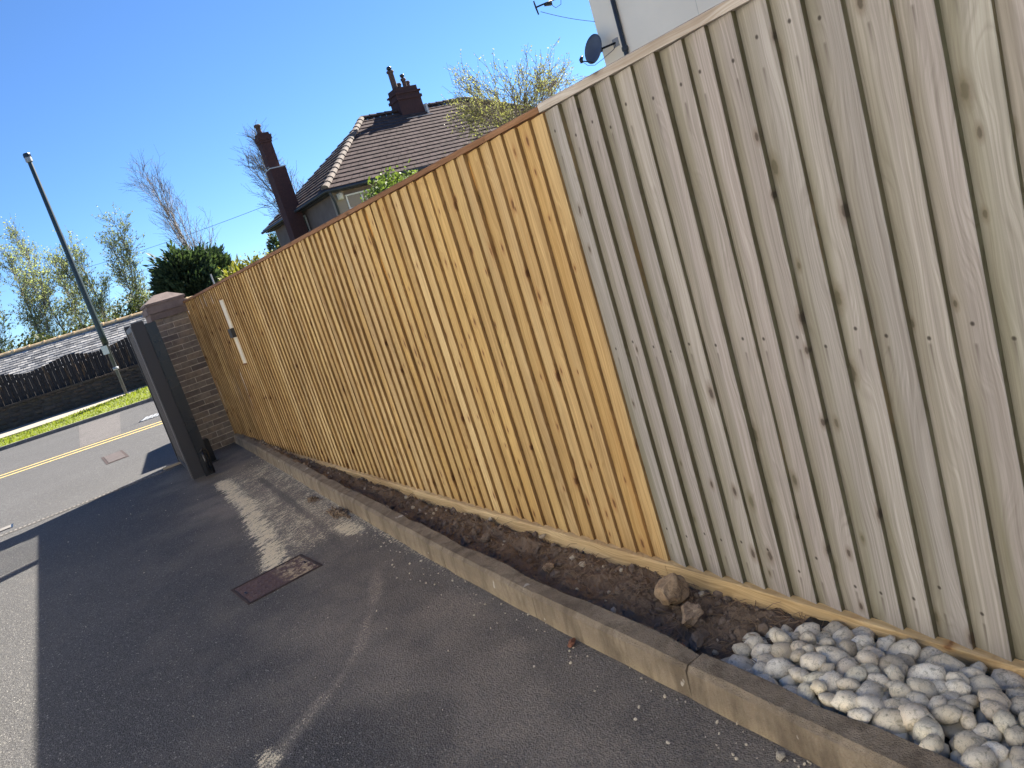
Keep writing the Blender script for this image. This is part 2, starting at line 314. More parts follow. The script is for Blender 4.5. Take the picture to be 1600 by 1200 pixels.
MAT['turf'] = plain("turf", (0.14, 0.17, 0.02), 0.95, var=0.4, sc=2.5, bump=0.5)

# ------------------------------------------------------------------ mesh helpers
class MB:
    def __init__(s): s.v = []; s.f = []; s.mi = []
    def face(s, idx, mi=0): s.f.append(idx); s.mi.append(mi)
    def box(s, a, b, mi=0, M=None):
        x0, y0, z0 = a; x1, y1, z1 = b; n = len(s.v)
        vs = [(x0, y0, z0), (x1, y0, z0), (x1, y1, z0), (x0, y1, z0), (x0, y0, z1), (x1, y0, z1), (x1, y1, z1), (x0, y1, z1)]
        if M is not None: vs = [tuple(M @ Vector(q)) for q in vs]
        s.v += vs
        for q in ((0, 3, 2, 1), (4, 5, 6, 7), (0, 1, 5, 4), (1, 2, 6, 5), (2, 3, 7, 6), (3, 0, 4, 7)): s.face([n + i for i in q], mi)
        return s
    def prism(s, poly, z0, z1, mi=0, axis='z', mis=None):
        """poly of (a,b); axis z: (x,y)+z ; axis y: (x,z)+y ; axis x: (y,z)+x"""
        n = len(s.v); k = len(poly)
        def mk(a, b, c): return (a, b, c) if axis == 'z' else ((a, c, b) if axis == 'y' else (c, a, b))
        s.v += [mk(a, b, z0) for a, b in poly] + [mk(a, b, z1) for a, b in poly]
        s.face([n + i for i in range(k)][::-1], mi); s.face([n + k + i for i in range(k)], mi)
        for i in range(k):
            j = (i + 1) % k
            s.face([n + i, n + j, n + k + j, n + k + i], mis[i] if mis else mi)
        return s
    def tube(s, pts, radii, n=8, mi=0, caps=True):
        pts = [Vector(p) for p in pts]
        if not isinstance(radii, (list, tuple)): radii = [radii] * len(pts)
        base = len(s.v)
        t0 = (pts[1] - pts[0]).normalized()
        up = Vector((0, 0, 1)) if abs(t0.z) < 0.9 else Vector((1, 0, 0))
        u = t0.cross(up).normalized()
        for i, p in enumerate(pts):
            t = (pts[min(i + 1, len(pts) - 1)] - pts[max(i - 1, 0)]).normalized()
            u = (u - t * u.dot(t)); u = u.normalized() if u.length > 1e-6 else t.orthogonal().normalized()
            w = t.cross(u)
            for k in range(n):
                a = 2 * math.pi * k / n
                s.v.append(tuple(p + (u * math.cos(a) + w * math.sin(a)) * radii[i]))
        for i in range(len(pts) - 1):
            for k in range(n):
                k2 = (k + 1) % n
                s.face([base + i * n + k, base + i * n + k2, base + (i + 1) * n + k2, base + (i + 1) * n + k], mi)
        if caps:
            s.face([base + k for k in range(n)][::-1], mi)
            e = base + (len(pts) - 1) * n
            s.face([e + k for k in range(n)], mi)
        return s
    def lathe(s, prof, n=16, mi=0, c=(0, 0)):
        base = len(s.v)
        for r, z in prof:
            for k in range(n):
                a = 2 * math.pi * k / n; s.v.append((c[0] + r * math.cos(a), c[1] + r * math.sin(a), z))
        for i in range(len(prof) - 1):
            for k in range(n):
                k2 = (k + 1) % n
                s.face([base + i * n + k, base + i * n + k2, base + (i + 1) * n + k2, base + (i + 1) * n + k], mi)
        s.face([base + k for k in range(n)][::-1], mi)
        e = base + (len(prof) - 1) * n
        s.face([e + k for k in range(n)], mi)
        return s
    def quad(s, a, b, c, d, mi=0):
        n = len(s.v); s.v += [tuple(a), tuple(b), tuple(c), tuple(d)]; s.face([n, n + 1, n + 2, n + 3], mi); return s
    def mesh(s, name, mats, smooth=False, fix=True):
        me = bpy.data.meshes.new(name); me.from_pydata(s.v, [], s.f)
        for m in (mats if isinstance(mats, (list, tuple)) else [mats]): me.materials.append(m)
        me.polygons.foreach_set("material_index", s.mi)
        if fix:
            bm = bmesh.new(); bm.from_mesh(me); bmesh.ops.recalc_face_normals(bm, faces=bm.faces); bm.to_mesh(me); bm.free()
        if smooth: me.polygons.foreach_set("use_smooth", [True] * len(me.polygons))
        me.update(); return me

def wloc(o):
    v = Vector((0, 0, 0))
    while o: v += o.location; o = o.parent
    return v
def link(name, me, parent=None, loc=(0, 0, 0), rot=None):
    """loc is where the piece stands in the world (or relative to a parent that is rotated)"""
    o = bpy.data.objects.new(name, me); C.objects.link(o)
    if parent: o.parent = parent; o.location = Vector(loc) - wloc(parent)
    else: o.location = loc
    if rot: o.rotation_euler = rot
    return o
def part(name, mb, mats, parent, loc=None, smooth=False, rot=None):
    """mesh given in coordinates relative to loc (default: parent's base)"""
    l = wloc(parent) if loc is None else Vector(loc)
    return link(name, mb.mesh(name, mats, smooth), parent, l, rot)
def tag(o, label, cat, group=None):
    o['label'] = label; o['category'] = cat
    if group: o['group'] = group
    return o
def thing(name, label, cat, loc=(0, 0, 0), rz=0.0, group=None):
    o = bpy.data.objects.new(name, None); C.objects.link(o); o.empty_display_size = 0.2
    o.location = loc; o.rotation_euler = (0, 0, rz)
    return tag(o, label, cat, group)
def struct(name, mb, mats, smooth=False, loc=(0, 0, 0)):
    o = link(name, mb.mesh(name, mats, smooth) if isinstance(mb, MB) else mb, None, loc); o['kind'] = 'structure'; return o

def vnoise(x, y, seed=0):
    xi = np.floor(x).astype(int); yi = np.floor(y).astype(int); fx = x - xi; fy = y - yi
    fx = fx * fx * (3 - 2 * fx); fy = fy * fy * (3 - 2 * fy)
    def h(a, b):
        n = (a * 374761393 + b * 668265263 + seed * 974711) & 0x7fffffff
        n = ((n ^ (n >> 13)) * 1274126177) & 0x7fffffff
        return ((n ^ (n >> 16)) & 0xffff) / 65535.0
    return (h(xi, yi) * (1 - fx) + h(xi + 1, yi) * fx) * (1 - fy) + (h(xi, yi + 1) * (1 - fx) + h(xi + 1, yi + 1) * fx) * fy
def fbm(x, y, o=4, seed=0):
    s = 0; a = 0.5; t = 0
    for i in range(o): s = s + a * vnoise(x * 2 ** i, y * 2 ** i, seed + i); t += a; a *= 0.5
    return s / t
def seg_dist(X, Y, pts):
    d = np.full(X.shape, 1e9); tt = np.zeros(X.shape); L = 0
    for (ax, ay), (bx, by) in zip(pts[:-1], pts[1:]):
        ex, ey = bx - ax, by - ay; l2 = ex * ex + ey * ey
        t = np.clip(((X - ax) * ex + (Y - ay) * ey) / l2, 0, 1)
        q = np.hypot(X - ax - t * ex, Y - ay - t * ey)
        m = q < d; d = np.where(m, q, d); tt = np.where(m, L + t * math.sqrt(l2), tt); L += math.sqrt(l2)
    return d, tt / max(L, 1e-6)
def sstep(a, b, x): t = np.clip((x - a) / (b - a), 0, 1); return t * t * (3 - 2 * t)

# ------------------------------------------------------------------ ground, driveway, road
FX = 1.865                                                    # fence plane
KY = [-3.0, 0.0, 1.0, 1.5, 2.0, 2.63, 3.49, 6.07, 8.27, 10.5, 14]
KX = [1.255, 1.26, 1.272, 1.287, 1.30, 1.315, 1.352, 1.508, 1.655, 1.79, 1.95]
def kerb_x(y): return np.interp(y, KY, KX)

mb = MB(); mb.quad((-300, -200, -0.09), (300, -200, -0.09), (300, 400, -0.09), (-300, 400, -0.09))
struct("ground", mb, MAT['dirt'])

xs = np.concatenate([np.linspace(-14, -1.4, 8), np.arange(-1.3, 1.95, 0.016)])
ys = np.concatenate([np.linspace(-9, 0.6, 8), np.arange(0.65, 10.46, 0.022)])
X, Y = np.meshgrid(xs, ys)
kx = kerb_x(Y)
Z = 0.006 * (fbm(X * 0.8, Y * 0.8, 3, 3) - 0.5)
Z = np.where(X > kx + 0.03, -0.085, Z)
dk = kx - X                                                    # distance from the kerb foot
# sawdust: blown off the saw in strands along the kerb, brushed to a ragged edge
n1 = fbm(X * 9, Y * 9, 4, 5); n2 = fbm(X * 3, Y * 3, 3, 9)
ca, sa = math.cos(math.radians(28)), math.sin(math.radians(28))
st = 0.65 * fbm((X * ca + Y * sa) * 7, (-X * sa + Y * ca) * 46, 4, 21) + 0.35 * fbm(X * 12, Y * 7, 3, 77)
edge, _ = seg_dist(X, Y, [(1.15, 8.25), (1.07, 7.2), (1.06, 6.7), (1.0, 6.35), (0.92, 5.7), (0.87, 5.3), (0.80, 4.9), (0.78, 4.62)])
dust = sstep(0.16, 0.03, edge + (st - 0.5) * 0.5) * sstep(0.30, 0.62, st + 0.25 * sstep(0.12, 0.0, edge)) * 1.1
ex = np.interp(Y, [4.5, 4.9, 5.7, 6.4, 7.2, 8.3], [0.78, 0.80, 0.92, 1.02, 1.07, 1.15])
inside = sstep(-0.06, 0.06, X - ex + (st - 0.5) * 0.22) * sstep(4.2, 5.3, Y + (n2 - .5)) * sstep(8.9, 8.1, Y + (n1 - .5) * .6)
dust = np.maximum(dust * sstep(4.4, 4.7, Y) * sstep(8.8, 8.2, Y), inside * (0.16 + 0.50 * n1 * sstep(0.38, 0.66, st + 0.12)))
foot = sstep(0.06, 0.0, dk + (n1 - 0.5) * 0.06) * (dk > -0.04) * sstep(2.2, 4.8, Y) * sstep(9.2, 8.0, Y)
dust = np.maximum(dust, foot * (0.25 + 0.6 * n1))
pd = np.hypot((X - 1.315) / 0.09, (Y - 4.9) / 0.30); dust = np.maximum(dust, sstep(1.2, 0.3, pd + (n1 - .5) * 0.9) * 0.95)
pd = np.hypot((X - 0.98) / 0.5, (Y - 4.6) / 0.05); 
d, t = seg_dist(X, Y, [(1.08, 3.9), (1.0, 3.655), (0.761, 3.29), (0.605, 3.096), (0.443, 2.97), (0.2, 2.80)])
dust = np.maximum(dust, sstep(0.042, 0.0, d + (n1 - .5) * 0.09) * (0.12 + 0.20 * n2))
pd = np.hypot((X - 0.60) / 0.16, (Y - 3.72) / 0.20); dust = np.maximum(dust, sstep(1.2, 0.2, pd + (n1 - .5) * 2.2) * 0.17 * (st + .2))
pd = np.hypot((X - 0.38) / 0.22, (Y - 2.95) / 0.10); dust = np.maximum(dust, sstep(1.2, 0.2, pd + (n1 - .5) * 2.2) * 0.13 * (st + .2))
pd = np.hypot((X - 0.18) / 0.05, (Y - 2.81) / 0.10); dust = np.maximum(dust, sstep(1.3, 0.2, pd + (n1 - .5) * 1.0) * 0.65)
for (a, b) in (((1.02, 5.95), (0.93, 5.2)), ((1.16, 6.2), (0.98, 5.0)), ((1.2, 5.9), (1.07, 5.0))):
    d, _ = seg_dist(X, Y, [a, b]); dust = np.maximum(dust, sstep(0.02, 0.0, d + (n1 - .5) * 0.02) * 0.5)
# the swept streak left clean
d, t = seg_dist(X, Y, [(1.393, 7.6), (1.315, 6.367), (1.232, 5.268), (1.15, 4.55)])
clean = sstep(0.045, 0.012, d + (n1 - .5) * 0.02) * (1 - 0.5 * t)
dust = dust * (1 - 0.7 * clean)
dirt = np.maximum(sstep(0.75, 0.05, dk + (n2 - .5) * 0.5) * (0.35 + 0.6 * n1), sstep(1.5, 0.2, dk + (n2 - .5) * 0.9) * (0.30 + 0.40 * n1))
dirt = np.maximum(dirt, 0.75 * inside)
d, t = seg_dist(X, Y, [(1.12, 3.95), (1.0, 3.655), (0.761, 3.29), (0.605, 3.096), (0.443, 2.97), (0.2, 2.80)])
dirt = np.maximum(dirt, sstep(0.08, 0.0, d + (n1 - .5) * 0.08) * (0.95 - 0.35 * t))
d, t = seg_dist(X, Y, [(0.62, 3.75), (0.5, 3.35)]); dirt = np.maximum(dirt, sstep(0.2, 0.0, d + (n1 - .5) * 0.25) * 0.4)
lumps = sstep(0.52, 0.72, fbm(X * 2.2, Y * 1.6, 5, 61)); dirt = np.clip(dirt * (1 - 0.5 * clean) + (0.05 + 0.34 * sstep(1.7, 0.4, dk)) * lumps, 0, 1) * sstep(10.6, 9.5, Y)
dirt = np.maximum(dirt, 0.45 * sstep(0.45, 0.1, np.abs(Y - 9.6) * 0.6 + np.clip(0.9 - X, 0, 5)))
ny, nx = X.shape
vv = np.stack([X, Y, Z], -1).reshape(-1, 3)
idx = np.arange(ny * nx).reshape(ny, nx)
ff = np.stack([idx[:-1, :-1], idx[:-1, 1:], idx[1:, 1:], idx[1:, :-1]], -1).reshape(-1, 4)
me = bpy.data.meshes.new("driveway"); me.from_pydata(vv.tolist(), [], ff.tolist())
for nm, arr in (("dust", dust), ("dirt", dirt)):
    at = me.attributes.new(nm, 'FLOAT', 'POINT'); at.data.foreach_set("value", np.clip(arr, 0, 1).reshape(-1).astype(np.float32))
me.materials.append(MAT['drive']); me.polygons.foreach_set("use_smooth", [True] * len(me.polygons))
struct("driveway", me, None)

RS = -0.29                                                     # the road runs along (1, RS)
mb = MB(); mb.quad((-14, 10.46, 0.0), (FX + 0.05, 10.46, 0.0), (FX + 0.05, 25.2 + RS * FX, 0.0), (-14, 25.2 - RS * 14, 0.0))
mb.quad((FX + 0.05, 11.1, 0.0), (60, 11.1 + RS * 58, 0.0), (60, 25.2 + RS * 60, 0.0), (FX + 0.05, 25.2 + RS * FX, 0.0))
mb.quad((-120, 10.46, 0), (-14, 10.46, 0), (-14, 25.2 - RS * 14, 0), (-120, 25.2 - RS * 120, 0))
struct("road", mb, MAT['road'])
mb = MB(); mb.quad((0.17, 17.9, 0.004), (0.95, 17.6, 0.004), (1.5, 24.2, 0.004), (0.42, 24.7, 0.004)); struct("road_patch", mb, MAT['patch'])
mb = MB()
for i in range(80):
    x = -40 + i * 1.0
    if -4 < x < 30:
        for off in (0.0, 0.5):
            mb.quad((x, 17.1 + off + RS * x, 0.005), (x + 1.0, 17.1 + off + RS * (x + 1), 0.005), (x + 1.0, 17.22 + off + RS * (x + 1), 0.005), (x, 17.22 + off + RS * x, 0.005))
struct("road_marking", mb, MAT['yellow'])

# far kerb, verge, pavement
far = thing("kerb", "worn dark kerb along the far side of the road", "kerb"); far['kind'] = 'structure'
cm = MB().box((0, 0, -0.08), (0.905, 0.14, 0.10)).mesh("kerb_stone", MAT['curb'])
ang = math.atan(RS)
for k in range(-6, 24):
    d = k * 0.915
    link("kerb_stone", cm, far, (d * math.cos(ang), 25.2 + d * math.sin(ang), 0), (0, 0, ang))
vx = np.linspace(-30, 40, 141); vt = np.linspace(0, 1, 14)
VX, VT = np.meshgrid(vx, vt)
def verge_z(x, t): return 0.07 + (0.0 + 0.17 * np.clip((x + 0.5) / 3.0, 0, 1.1)) * np.sin(np.pi * np.clip(t, 0, 1) * 0.75) + 0.03 * (fbm(x * 1.5, t * 6, 3, 4) - .5)
VY = 25.32 + RS * VX + VT * 4.7; VZ = verge_z(VX, VT)
idx = np.arange(VX.size).reshape(VX.shape)
me = bpy.data.meshes.new("grass_verge")
me.from_pydata(np.stack([VX, VY, VZ], -1).reshape(-1, 3).tolist(), [], np.stack([idx[:-1, :-1], idx[:-1, 1:], idx[1:, 1:], idx[1:, :-1]], -1).reshape(-1, 4).tolist())
me.materials.append(MAT['turf']); struct("grass_verge", me, None)
mb = MB()
for i in range(9000):
    x = random.uniform(-5, 6); t = random.uniform(0.0, 0.97)
    y = 25.32 + RS * x + t * 4.7; z = float(verge_z(np.array(x), np.array(t))) - 0.01
    h = random.uniform(0.03, 0.09); a = random.uniform(0, 6.28); w = random.uniform(0.012, 0.03)
    dx, dy = math.cos(a) * w, math.sin(a) * w; lx, ly = random.uniform(-.06, .06), random.uniform(-.06, .06)
    n = len(mb.v); mb.v += [(x - dx, y - dy, z), (x + dx, y + dy, z), (x + lx, y + ly, z + h)]; mb.face([n, n + 1, n + 2])
o = link("grass", mb.mesh("grass", MAT['grass'], fix=False)); o['kind'] = 'stuff'; tag(o, "bright green grass blades on the verge across the road", "grass")
mb = MB(); mb.box((-30, 0, -0.05), (40, 4.4, 0.11)); o = struct("pavement", mb, MAT['pave'], loc=(0, 30.0, 0)); o.rotation_euler = (0, 0, ang)

# ------------------------------------------------------------------ kerb along the bed
kerb = thing("edging_kerb", "low concrete edging kerb curving along the foot of the fence, stained and chipped", "kerb", (1.3, 2.0, 0))
y0 = 3.55 - 0.915 * 6
k = 0
while y0 < 10.45:
    y1 = min(y0 + 0.908, 10.5)
    b = MB(); n = 6; rows = []
    j = [random.uniform(-0.004, 0.004) for _ in range(4)]
    for i in range(n + 1):
        yy = y0 + (y1 - y0) * i / n; xo = float(kerb_x(yy)); w = lambda q=0.0025: random.uniform(-q, q)
        xr, yr = 1.3, 2.0
        ring = [(xo - 0.004, -0.10), (xo + w(), 0.0), (xo + 0.006 + w(), 0.102 + w()), (xo + 0.022 + w(), 0.118 + w()), (xo + 0.093 + w(0.0025), 0.121 + w()), (xo + 0.104 + w(0.003), 0.108 + w(0.004)), (xo + 0.106, -0.10)]
        if random.random() < 0.07: ring[4] = (xo + 0.083, 0.118); ring[5] = (xo + 0.098, 0.095)
        if i in (0, n): ring = [(a + (.003 if a < xo + .05 else -.003), c - (.005 if c > .05 else 0)) for a, c in ring]
        rows.append([(a - xr, yy - yr, c) for a, c in ring])
    for r in rows: b.v += r
    m = 7
    for i in range(n):
        for q in range(m):
            q2 = (q + 1) % m; b.face([i * m + q, i * m + q2, (i + 1) * m + q2, (i + 1) * m + q])
    b.face(list(range(m))[::-1]); b.face([n * m + q for q in range(m)])
    part("kerb_stone", b, MAT['kerb'], kerb)
    y0 += 0.912; k += 1

# ------------------------------------------------------------------ soil bed
sx = np.linspace(0, 1, 34); sy = np.arange(-1.6, 10.7, 0.018)
SX, SY = np.meshgrid(sx, sy)
x_in = kerb_x(SY) + 0.07; SXX = x_in + (FX + 0.02 - x_in) * SX
def soil_z(x, y):
    z = 0.022 + 0.075 * (fbm(x * 6, y * 6, 3, 31) - .5) + 0.05 * (fbm(x * 26, y * 26, 3, 33) - .5)
    near_k = sstep(0.22, 0.08, x - kerb_x(y)); far = sstep(4.0, 8.0, y)
    z = z + 0.03 * far - 0.02 * near_k * (1 - far) + 0.065 * far * near_k
    return z - 0.035 * sstep(0.13, 0.03, FX - x) * (1 - 0.7 * far)
SZ = soil_z(SXX, SY)
idx = np.arange(SXX.size).reshape(SXX.shape)
me = bpy.data.meshes.new("soil_bed")
me.from_pydata(np.stack([SXX, SY, SZ], -1).reshape(-1, 3).tolist(), [], np.stack([idx[:-1, :-1], idx[:-1, 1:], idx[1:, 1:], idx[1:, :-1]], -1).reshape(-1, 4).tolist())
me.materials.append(MAT['soil']); struct("soil_bed", me, None)

def rock_mesh(name, mat, rough=0.25, sub=2, scale=(1, 1, 1), seed=0, facet=True):
    bm = bmesh.new(); bmesh.ops.create_icosphere(bm, subdivisions=sub, radius=1.0)
    rr = random.Random(seed); planes = [(Vector((rr.gauss(0, 1), rr.gauss(0, 1), rr.gauss(0, 1))).normalized(), rr.uniform(0.58, 0.88)) for _ in range(15)] if facet else []
    off = Vector((rr.uniform(0, 50), rr.uniform(0, 50), rr.uniform(0, 50)))
    from mathutils import noise as mn
    for v in bm.verts:
        p = v.co.copy()
        for nrm, dd in planes:
            e = p.dot(nrm) - dd
            if e > 0: p -= nrm * e
        p *= 1 + rough * mn.noise(p * 1.3 + off) + rough * 0.4 * mn.noise(p * 3.7 + off)
        v.co = Vector((p.x * scale[0], p.y * scale[1], p.z * scale[2]))
    me = bpy.data.meshes.new(name); bm.to_mesh(me); bm.free(); me.materials.append(mat)
    me.polygons.foreach_set("use_smooth", [not facet] * len(me.polygons)); return me

def stones_stuff(name, label, mat, items):
    mb = MB(); ico = []
    bm = bmesh.new(); bmesh.ops.create_icosphere(bm, subdivisions=1, radius=1.0)
    bv = [v.co.copy() for v in bm.verts]; bf = [[v.index for v in f.verts] for f in bm.faces]; bm.free()
    for (x, y, z, r) in items:
        q = Quaternion((random.gauss(0, 1), random.gauss(0, 1), random.gauss(0, 1), random.gauss(0, 1))).normalized()
        s = (r * random.uniform(.7, 1.4), r * random.uniform(.6, 1.1), r * random.uniform(.5, .9)); n = len(mb.v)
        for v in bv:
            w = v * random.uniform(0.75, 1.15); w = q @ Vector((w.x * s[0], w.y * s[1], w.z * s[2]))
            mb.v.append((x + w.x, y + w.y, z + w.z))
        for f in bf: mb.face([n + i for i in f])
    o = link(name, mb.mesh(name, mat, fix=False)); o['kind'] = 'stuff'; tag(o, label, "stones"); return o
def bed_xy(ylo=0.5, yhi=10.2, bias=1.0):
    y = ylo + (yhi - ylo) * random.random() ** bias; xi = float(kerb_x(y)) + 0.115
    return random.uniform(xi, FX - 0.03), y
it = []
for i in range(2600):
    x, y = bed_xy(1.3, 9.5, 1.5); it.append((x, y, float(soil_z(np.array(x), np.array(y))) + 0.002, random.choice([.004, .005, .006, .008, .011])))
for i in range(230):
    x, y = bed_xy(1.6, 8.5, 1.2); it.append((x, y, float(soil_z(np.array(x), np.array(y))) + 0.006, random.uniform(.012, .026)))
stones_stuff("soil_stones", "small brown stones and clods strewn over the dug soil", MAT['grit'], it)
it = []
for i in range(90):
    x, y = bed_xy(1.7, 9, 1.2); it.append((x, y, float(soil_z(np.array(x), np.array(y))) + 0.004, random.uniform(.006, .02)))
for i in range(260):
    y = 1.0 + 8 * random.random() ** 1.3; x = float(kerb_x(y)) - abs(random.gauss(0, 0.10)); it.append((x, y, 0.002, random.choice([.003, .004, .005, .007])))
for i in range(60):
    it.append((random.uniform(-0.4, 1.2), random.uniform(2.2, 9.5), 0.002, random.choice([.003, .004, .006])))
stones_stuff("pale_chippings", "pale stone chippings and crumbs scattered over soil and driveway edge", MAT['palechip'], it)
# roots and dry stems
mb = MB()
for i in range(800):
    x, y = bed_xy(1.5, 6.5, 1.6); z = float(soil_z(np.array(x), np.array(y))) + 0.006
    a = random.uniform(0, 6.28); L = random.uniform(0.03, 0.11); b = a + random.uniform(-.9, .9)
    p1 = (x + math.cos(a) * L / 2, y + math.sin(a) * L / 2, z + random.uniform(0, .02)); p2 = (p1[0] + math.cos(b) * L / 2, p1[1] + math.sin(b) * L / 2, z + random.uniform(-.006, .02))
    if p2[0] > FX - 0.025 or p1[0] > FX - .025: continue
    mb.tube([(x, y, z), p1, p2], [0.0019, 0.0015, 0.0008], 3, caps=False)
o = link("dry_roots", mb.mesh("dry_roots", plain("dry_root", (0.22, 0.155, 0.10), 0.9), fix=False)); o['kind'] = 'stuff'; tag(o, "thin dry roots and stems lying over the dug soil", "roots")

def rock(x, y, z, s, mat, seed, label, rz=0.0, name="rock", rough=.3, rx=0.0):
    o = link(name, rock_mesh(name, mat, rough, 4, s, seed), None, (x, y, z), (rx, 0, rz)); return tag(o, label, "rock")
rock(1.672, 2.14, 0.07, (0.098, 0.070, 0.062), MAT['rock'], 3, "largest tan rock in the soil bed, lumpy and pitted, beside the gravel board", 0.5)
rock(1.600, 1.975, 0.05, (0.070, 0.046, 0.036), MAT['rock'], 8, "flat tan rock leaning in front of the largest rock in the soil bed", 0.9)
rock(1.585, 2.86, 0.045, (0.033, 0.026, 0.026), MAT['rock'], 5, "small cream-tan stone alone in the middle of the soil bed", 0.2)
rock(1.565, 2.80, 0.03, (0.030, 0.028, 0.018), MAT['grit'], 15, "grey-brown stone tucked under the small cream-tan stone in the soil", 0.7)
rock(1.545, 3.60, 0.045, (0.042, 0.036, 0.030), MAT['grit'], 12, "grey rounded stone in the soil beside the kerb joint", 0.9)
rock(1.63, 3.52, 0.045, (0.036, 0.033, 0.028), MAT['grit'], 22, "dark brown clod right of the grey rounded stone in the soil", 0.3)
rock(1.415, 1.86, 0.045, (0.040, 0.026, 0.024), MAT['redrock'], 18, "reddish-brown brick lump in the soil against the kerb near the pebbles", 0.4)
rock(1.50, 1.86, 0.04, (0.055, 0.030, 0.022), MAT['grit'], 28, "flat grey stone in the soil just above the first white pebbles", 0.6)
rock(1.79, 3.2, 0.035, (0.022, 0.016, 0.014), MAT['palechip'], 31, "whitish chip lying close under the gravel board in mid bed", 0.4)
rock(1.80, 3.75, 0.035, (0.020, 0.016, 0.013), MAT['palechip'], 36, "tiny pale chip under the gravel board further along the bed", 1.4)
rock(1.245, 1.33, 0.012, (0.018, 0.013, 0.012), MAT['palechip'], 38, "pinkish pebble lying on the asphalt at the foot of the kerb", 0.4)
rock(1.272, 2.31, 0.012, (0.026, 0.014, 0.013), MAT['redrock'], 41, "brown brick crumb on the asphalt against the kerb face", 0.3)
# soil clumps spilt beside the kerb
def crumbs(name, label, cx, cy, sx_, sy_, n, seed):
    rr = random.Random(seed); it = []
    for i in range(n):
        a_, q = rr.uniform(0, 6.28), rr.random() ** .7
        q *= .75 + .45 * math.sin(a_ * 3 + seed) * math.sin(a_ * 2); x, y = cx + sx_ * q * math.cos(a_), cy + sy_ * q * math.sin(a_)
        it.append((x, y, 0.028 * (1 - q) * rr.random() + .002, rr.choice([.004, .006, .009, .013]) * (1.15 - .6 * q)))
    stones_stuff(name, label, MAT['soil'], it)
crumbs("soil_crumbs", "dark clod of soil spilt on the dusty asphalt beside the kerb", 1.41, 5.98, 0.065, 0.13, 110, 51)
crumbs("soil_crumbs", "long low heap of crumbly soil spilt along the foot of the kerb", 1.40, 5.30, 0.085, 0.30, 300, 55)

# weed membrane under the pebbles
mb = MB()
for i in range(9):
    for j in range(5):
        pass
gx = np.linspace(1.72, 1.835, 8); gy = np.linspace(0.9, 1.62, 24); GX, GY = np.meshgrid(gx, gy)
GX = GX + 0.02 * np.sin(GY * 9)*(GX<1.8); GZ = soil_z(GX, GY) * 0.4 + 0.012 + 0.018 * fbm(GX * 20, GY * 9, 2, 3)
idx = np.arange(GX.size).reshape(GX.shape)
me = bpy.data.meshes.new("weed_membrane"); me.from_pydata(np.stack([GX, GY, GZ], -1).reshape(-1, 3).tolist(), [], np.stack([idx[:-1, :-1], idx[:-1, 1:], idx[1:, 1:], idx[1:, :-1]], -1).reshape(-1, 4).tolist())
me.materials.append(MAT['membrane']); me.polygons.foreach_set("use_smooth", [True] * len(me.polygons))
o = link("weed_membrane", me); tag(o, "black weed membrane showing between the white pebbles and the gravel board", "membrane")

# ------------------------------------------------------------------ white pebbles
pm = []
for i in range(14):
    rr = random.Random(100 + i)
    pm.append(rock_mesh("pebble", MAT['peb'], 0.30, 2, (1.0, rr.uniform(.62, .92), rr.uniform(.48, .75)), 200 + i, False))
def peb_front(x): return float(np.interp(x, [1.30, 1.36, 1.40, 1.47, 1.56, 1.66, 1.72, 1.79, 1.83], [1.00, 1.10, 1.58, 1.71, 1.72, 1.74, 1.62, 1.47, 1.40]))
def peb_h(x, y):
    f = min(1.0, max(0.0, (peb_front(x) - y) / 0.30))
    base = float(np.interp(x, [1.36, 1.42, 1.62, 1.83], [0.140, 0.128, 0.105, 0.040]))
    return 0.035 + (base - 0.035) * f ** 0.7
def scatter(n_try, rmin, ylo, seed):
    rr = random.Random(seed); pts = []
    for _ in range(n_try):
        y = rr.uniform(ylo, 1.78); lo = 1.375 if y > 1.12 else 1.335
        x = rr.uniform(lo, 1.795)
        if y > peb_front(x): continue
        r = rmin * (0.68 + 0.62 * rr.random() ** 1.3)
        if all((x - a) ** 2 + (y - b) ** 2 > (0.56 * (r + c)) ** 2 * 1.9 for a, b, c in pts): pts.append((x, y, r))
    return pts
top = scatter(9000, 0.036, 0.2, 1)
top.sort(key=lambda p: -p[1]); top = top[:296]
ymin = top[-1][1]
for (x, y, r) in top:
    z = peb_h(x, y) - 0.55 * r + random.uniform(-.012, .010)
    o = link("pebble", random.choice(pm), None, (x, y, z), (random.uniform(-.5, .5), random.uniform(-.5, .5), random.uniform(0, 6.28)))
    o.scale = (r * 1.22, r * 1.22, r * 1.22)
    lab = "white-grey rounded pebble in the heap between kerb and fence"
    if r == max(q[2] for q in top): lab = "largest and roundest white pebble of the whole heap"
    elif y == max(q[1] for q in top): lab = "white pebble at the pointed far end of the heap, closest to the rocks"
    elif x == min(q[0] for q in top): lab = "white pebble lying furthest out over the top of the kerb"
    tag(o, lab, "pebble", "white pebbles heaped in the bed")
low = [(x, y, peb_h(x, y) - 0.055, r) for x, y, r in scatter(3000, 0.036, -1.4, 2)] + [(x, y, peb_h(x, y) - 0.02, r) for x, y, r in scatter(3000, 0.036, -1.4, 3) if y < ymin - 0.03]
mb = MB()
for (x, y, z, r) in low:
    src = random.choice(pm); q = Matrix.Rotation(random.uniform(0, 6.28), 3, 'Z') @ Matrix.Rotation(random.uniform(-.5, .5), 3, 'X'); n = len(mb.v)
    mb.v += [tuple(q @ (v.co * r * 1.2) + Vector((x, y, z))) for v in src.vertices]
    for p in src.polygons: mb.face([n + i for i in p.vertices])
o = link("pebble_layer", mb.mesh("pebble_layer", MAT['peb'], True, False)); o['kind'] = 'stuff'; tag(o, "lower layer of white pebbles filling the heap beneath", "pebbles")

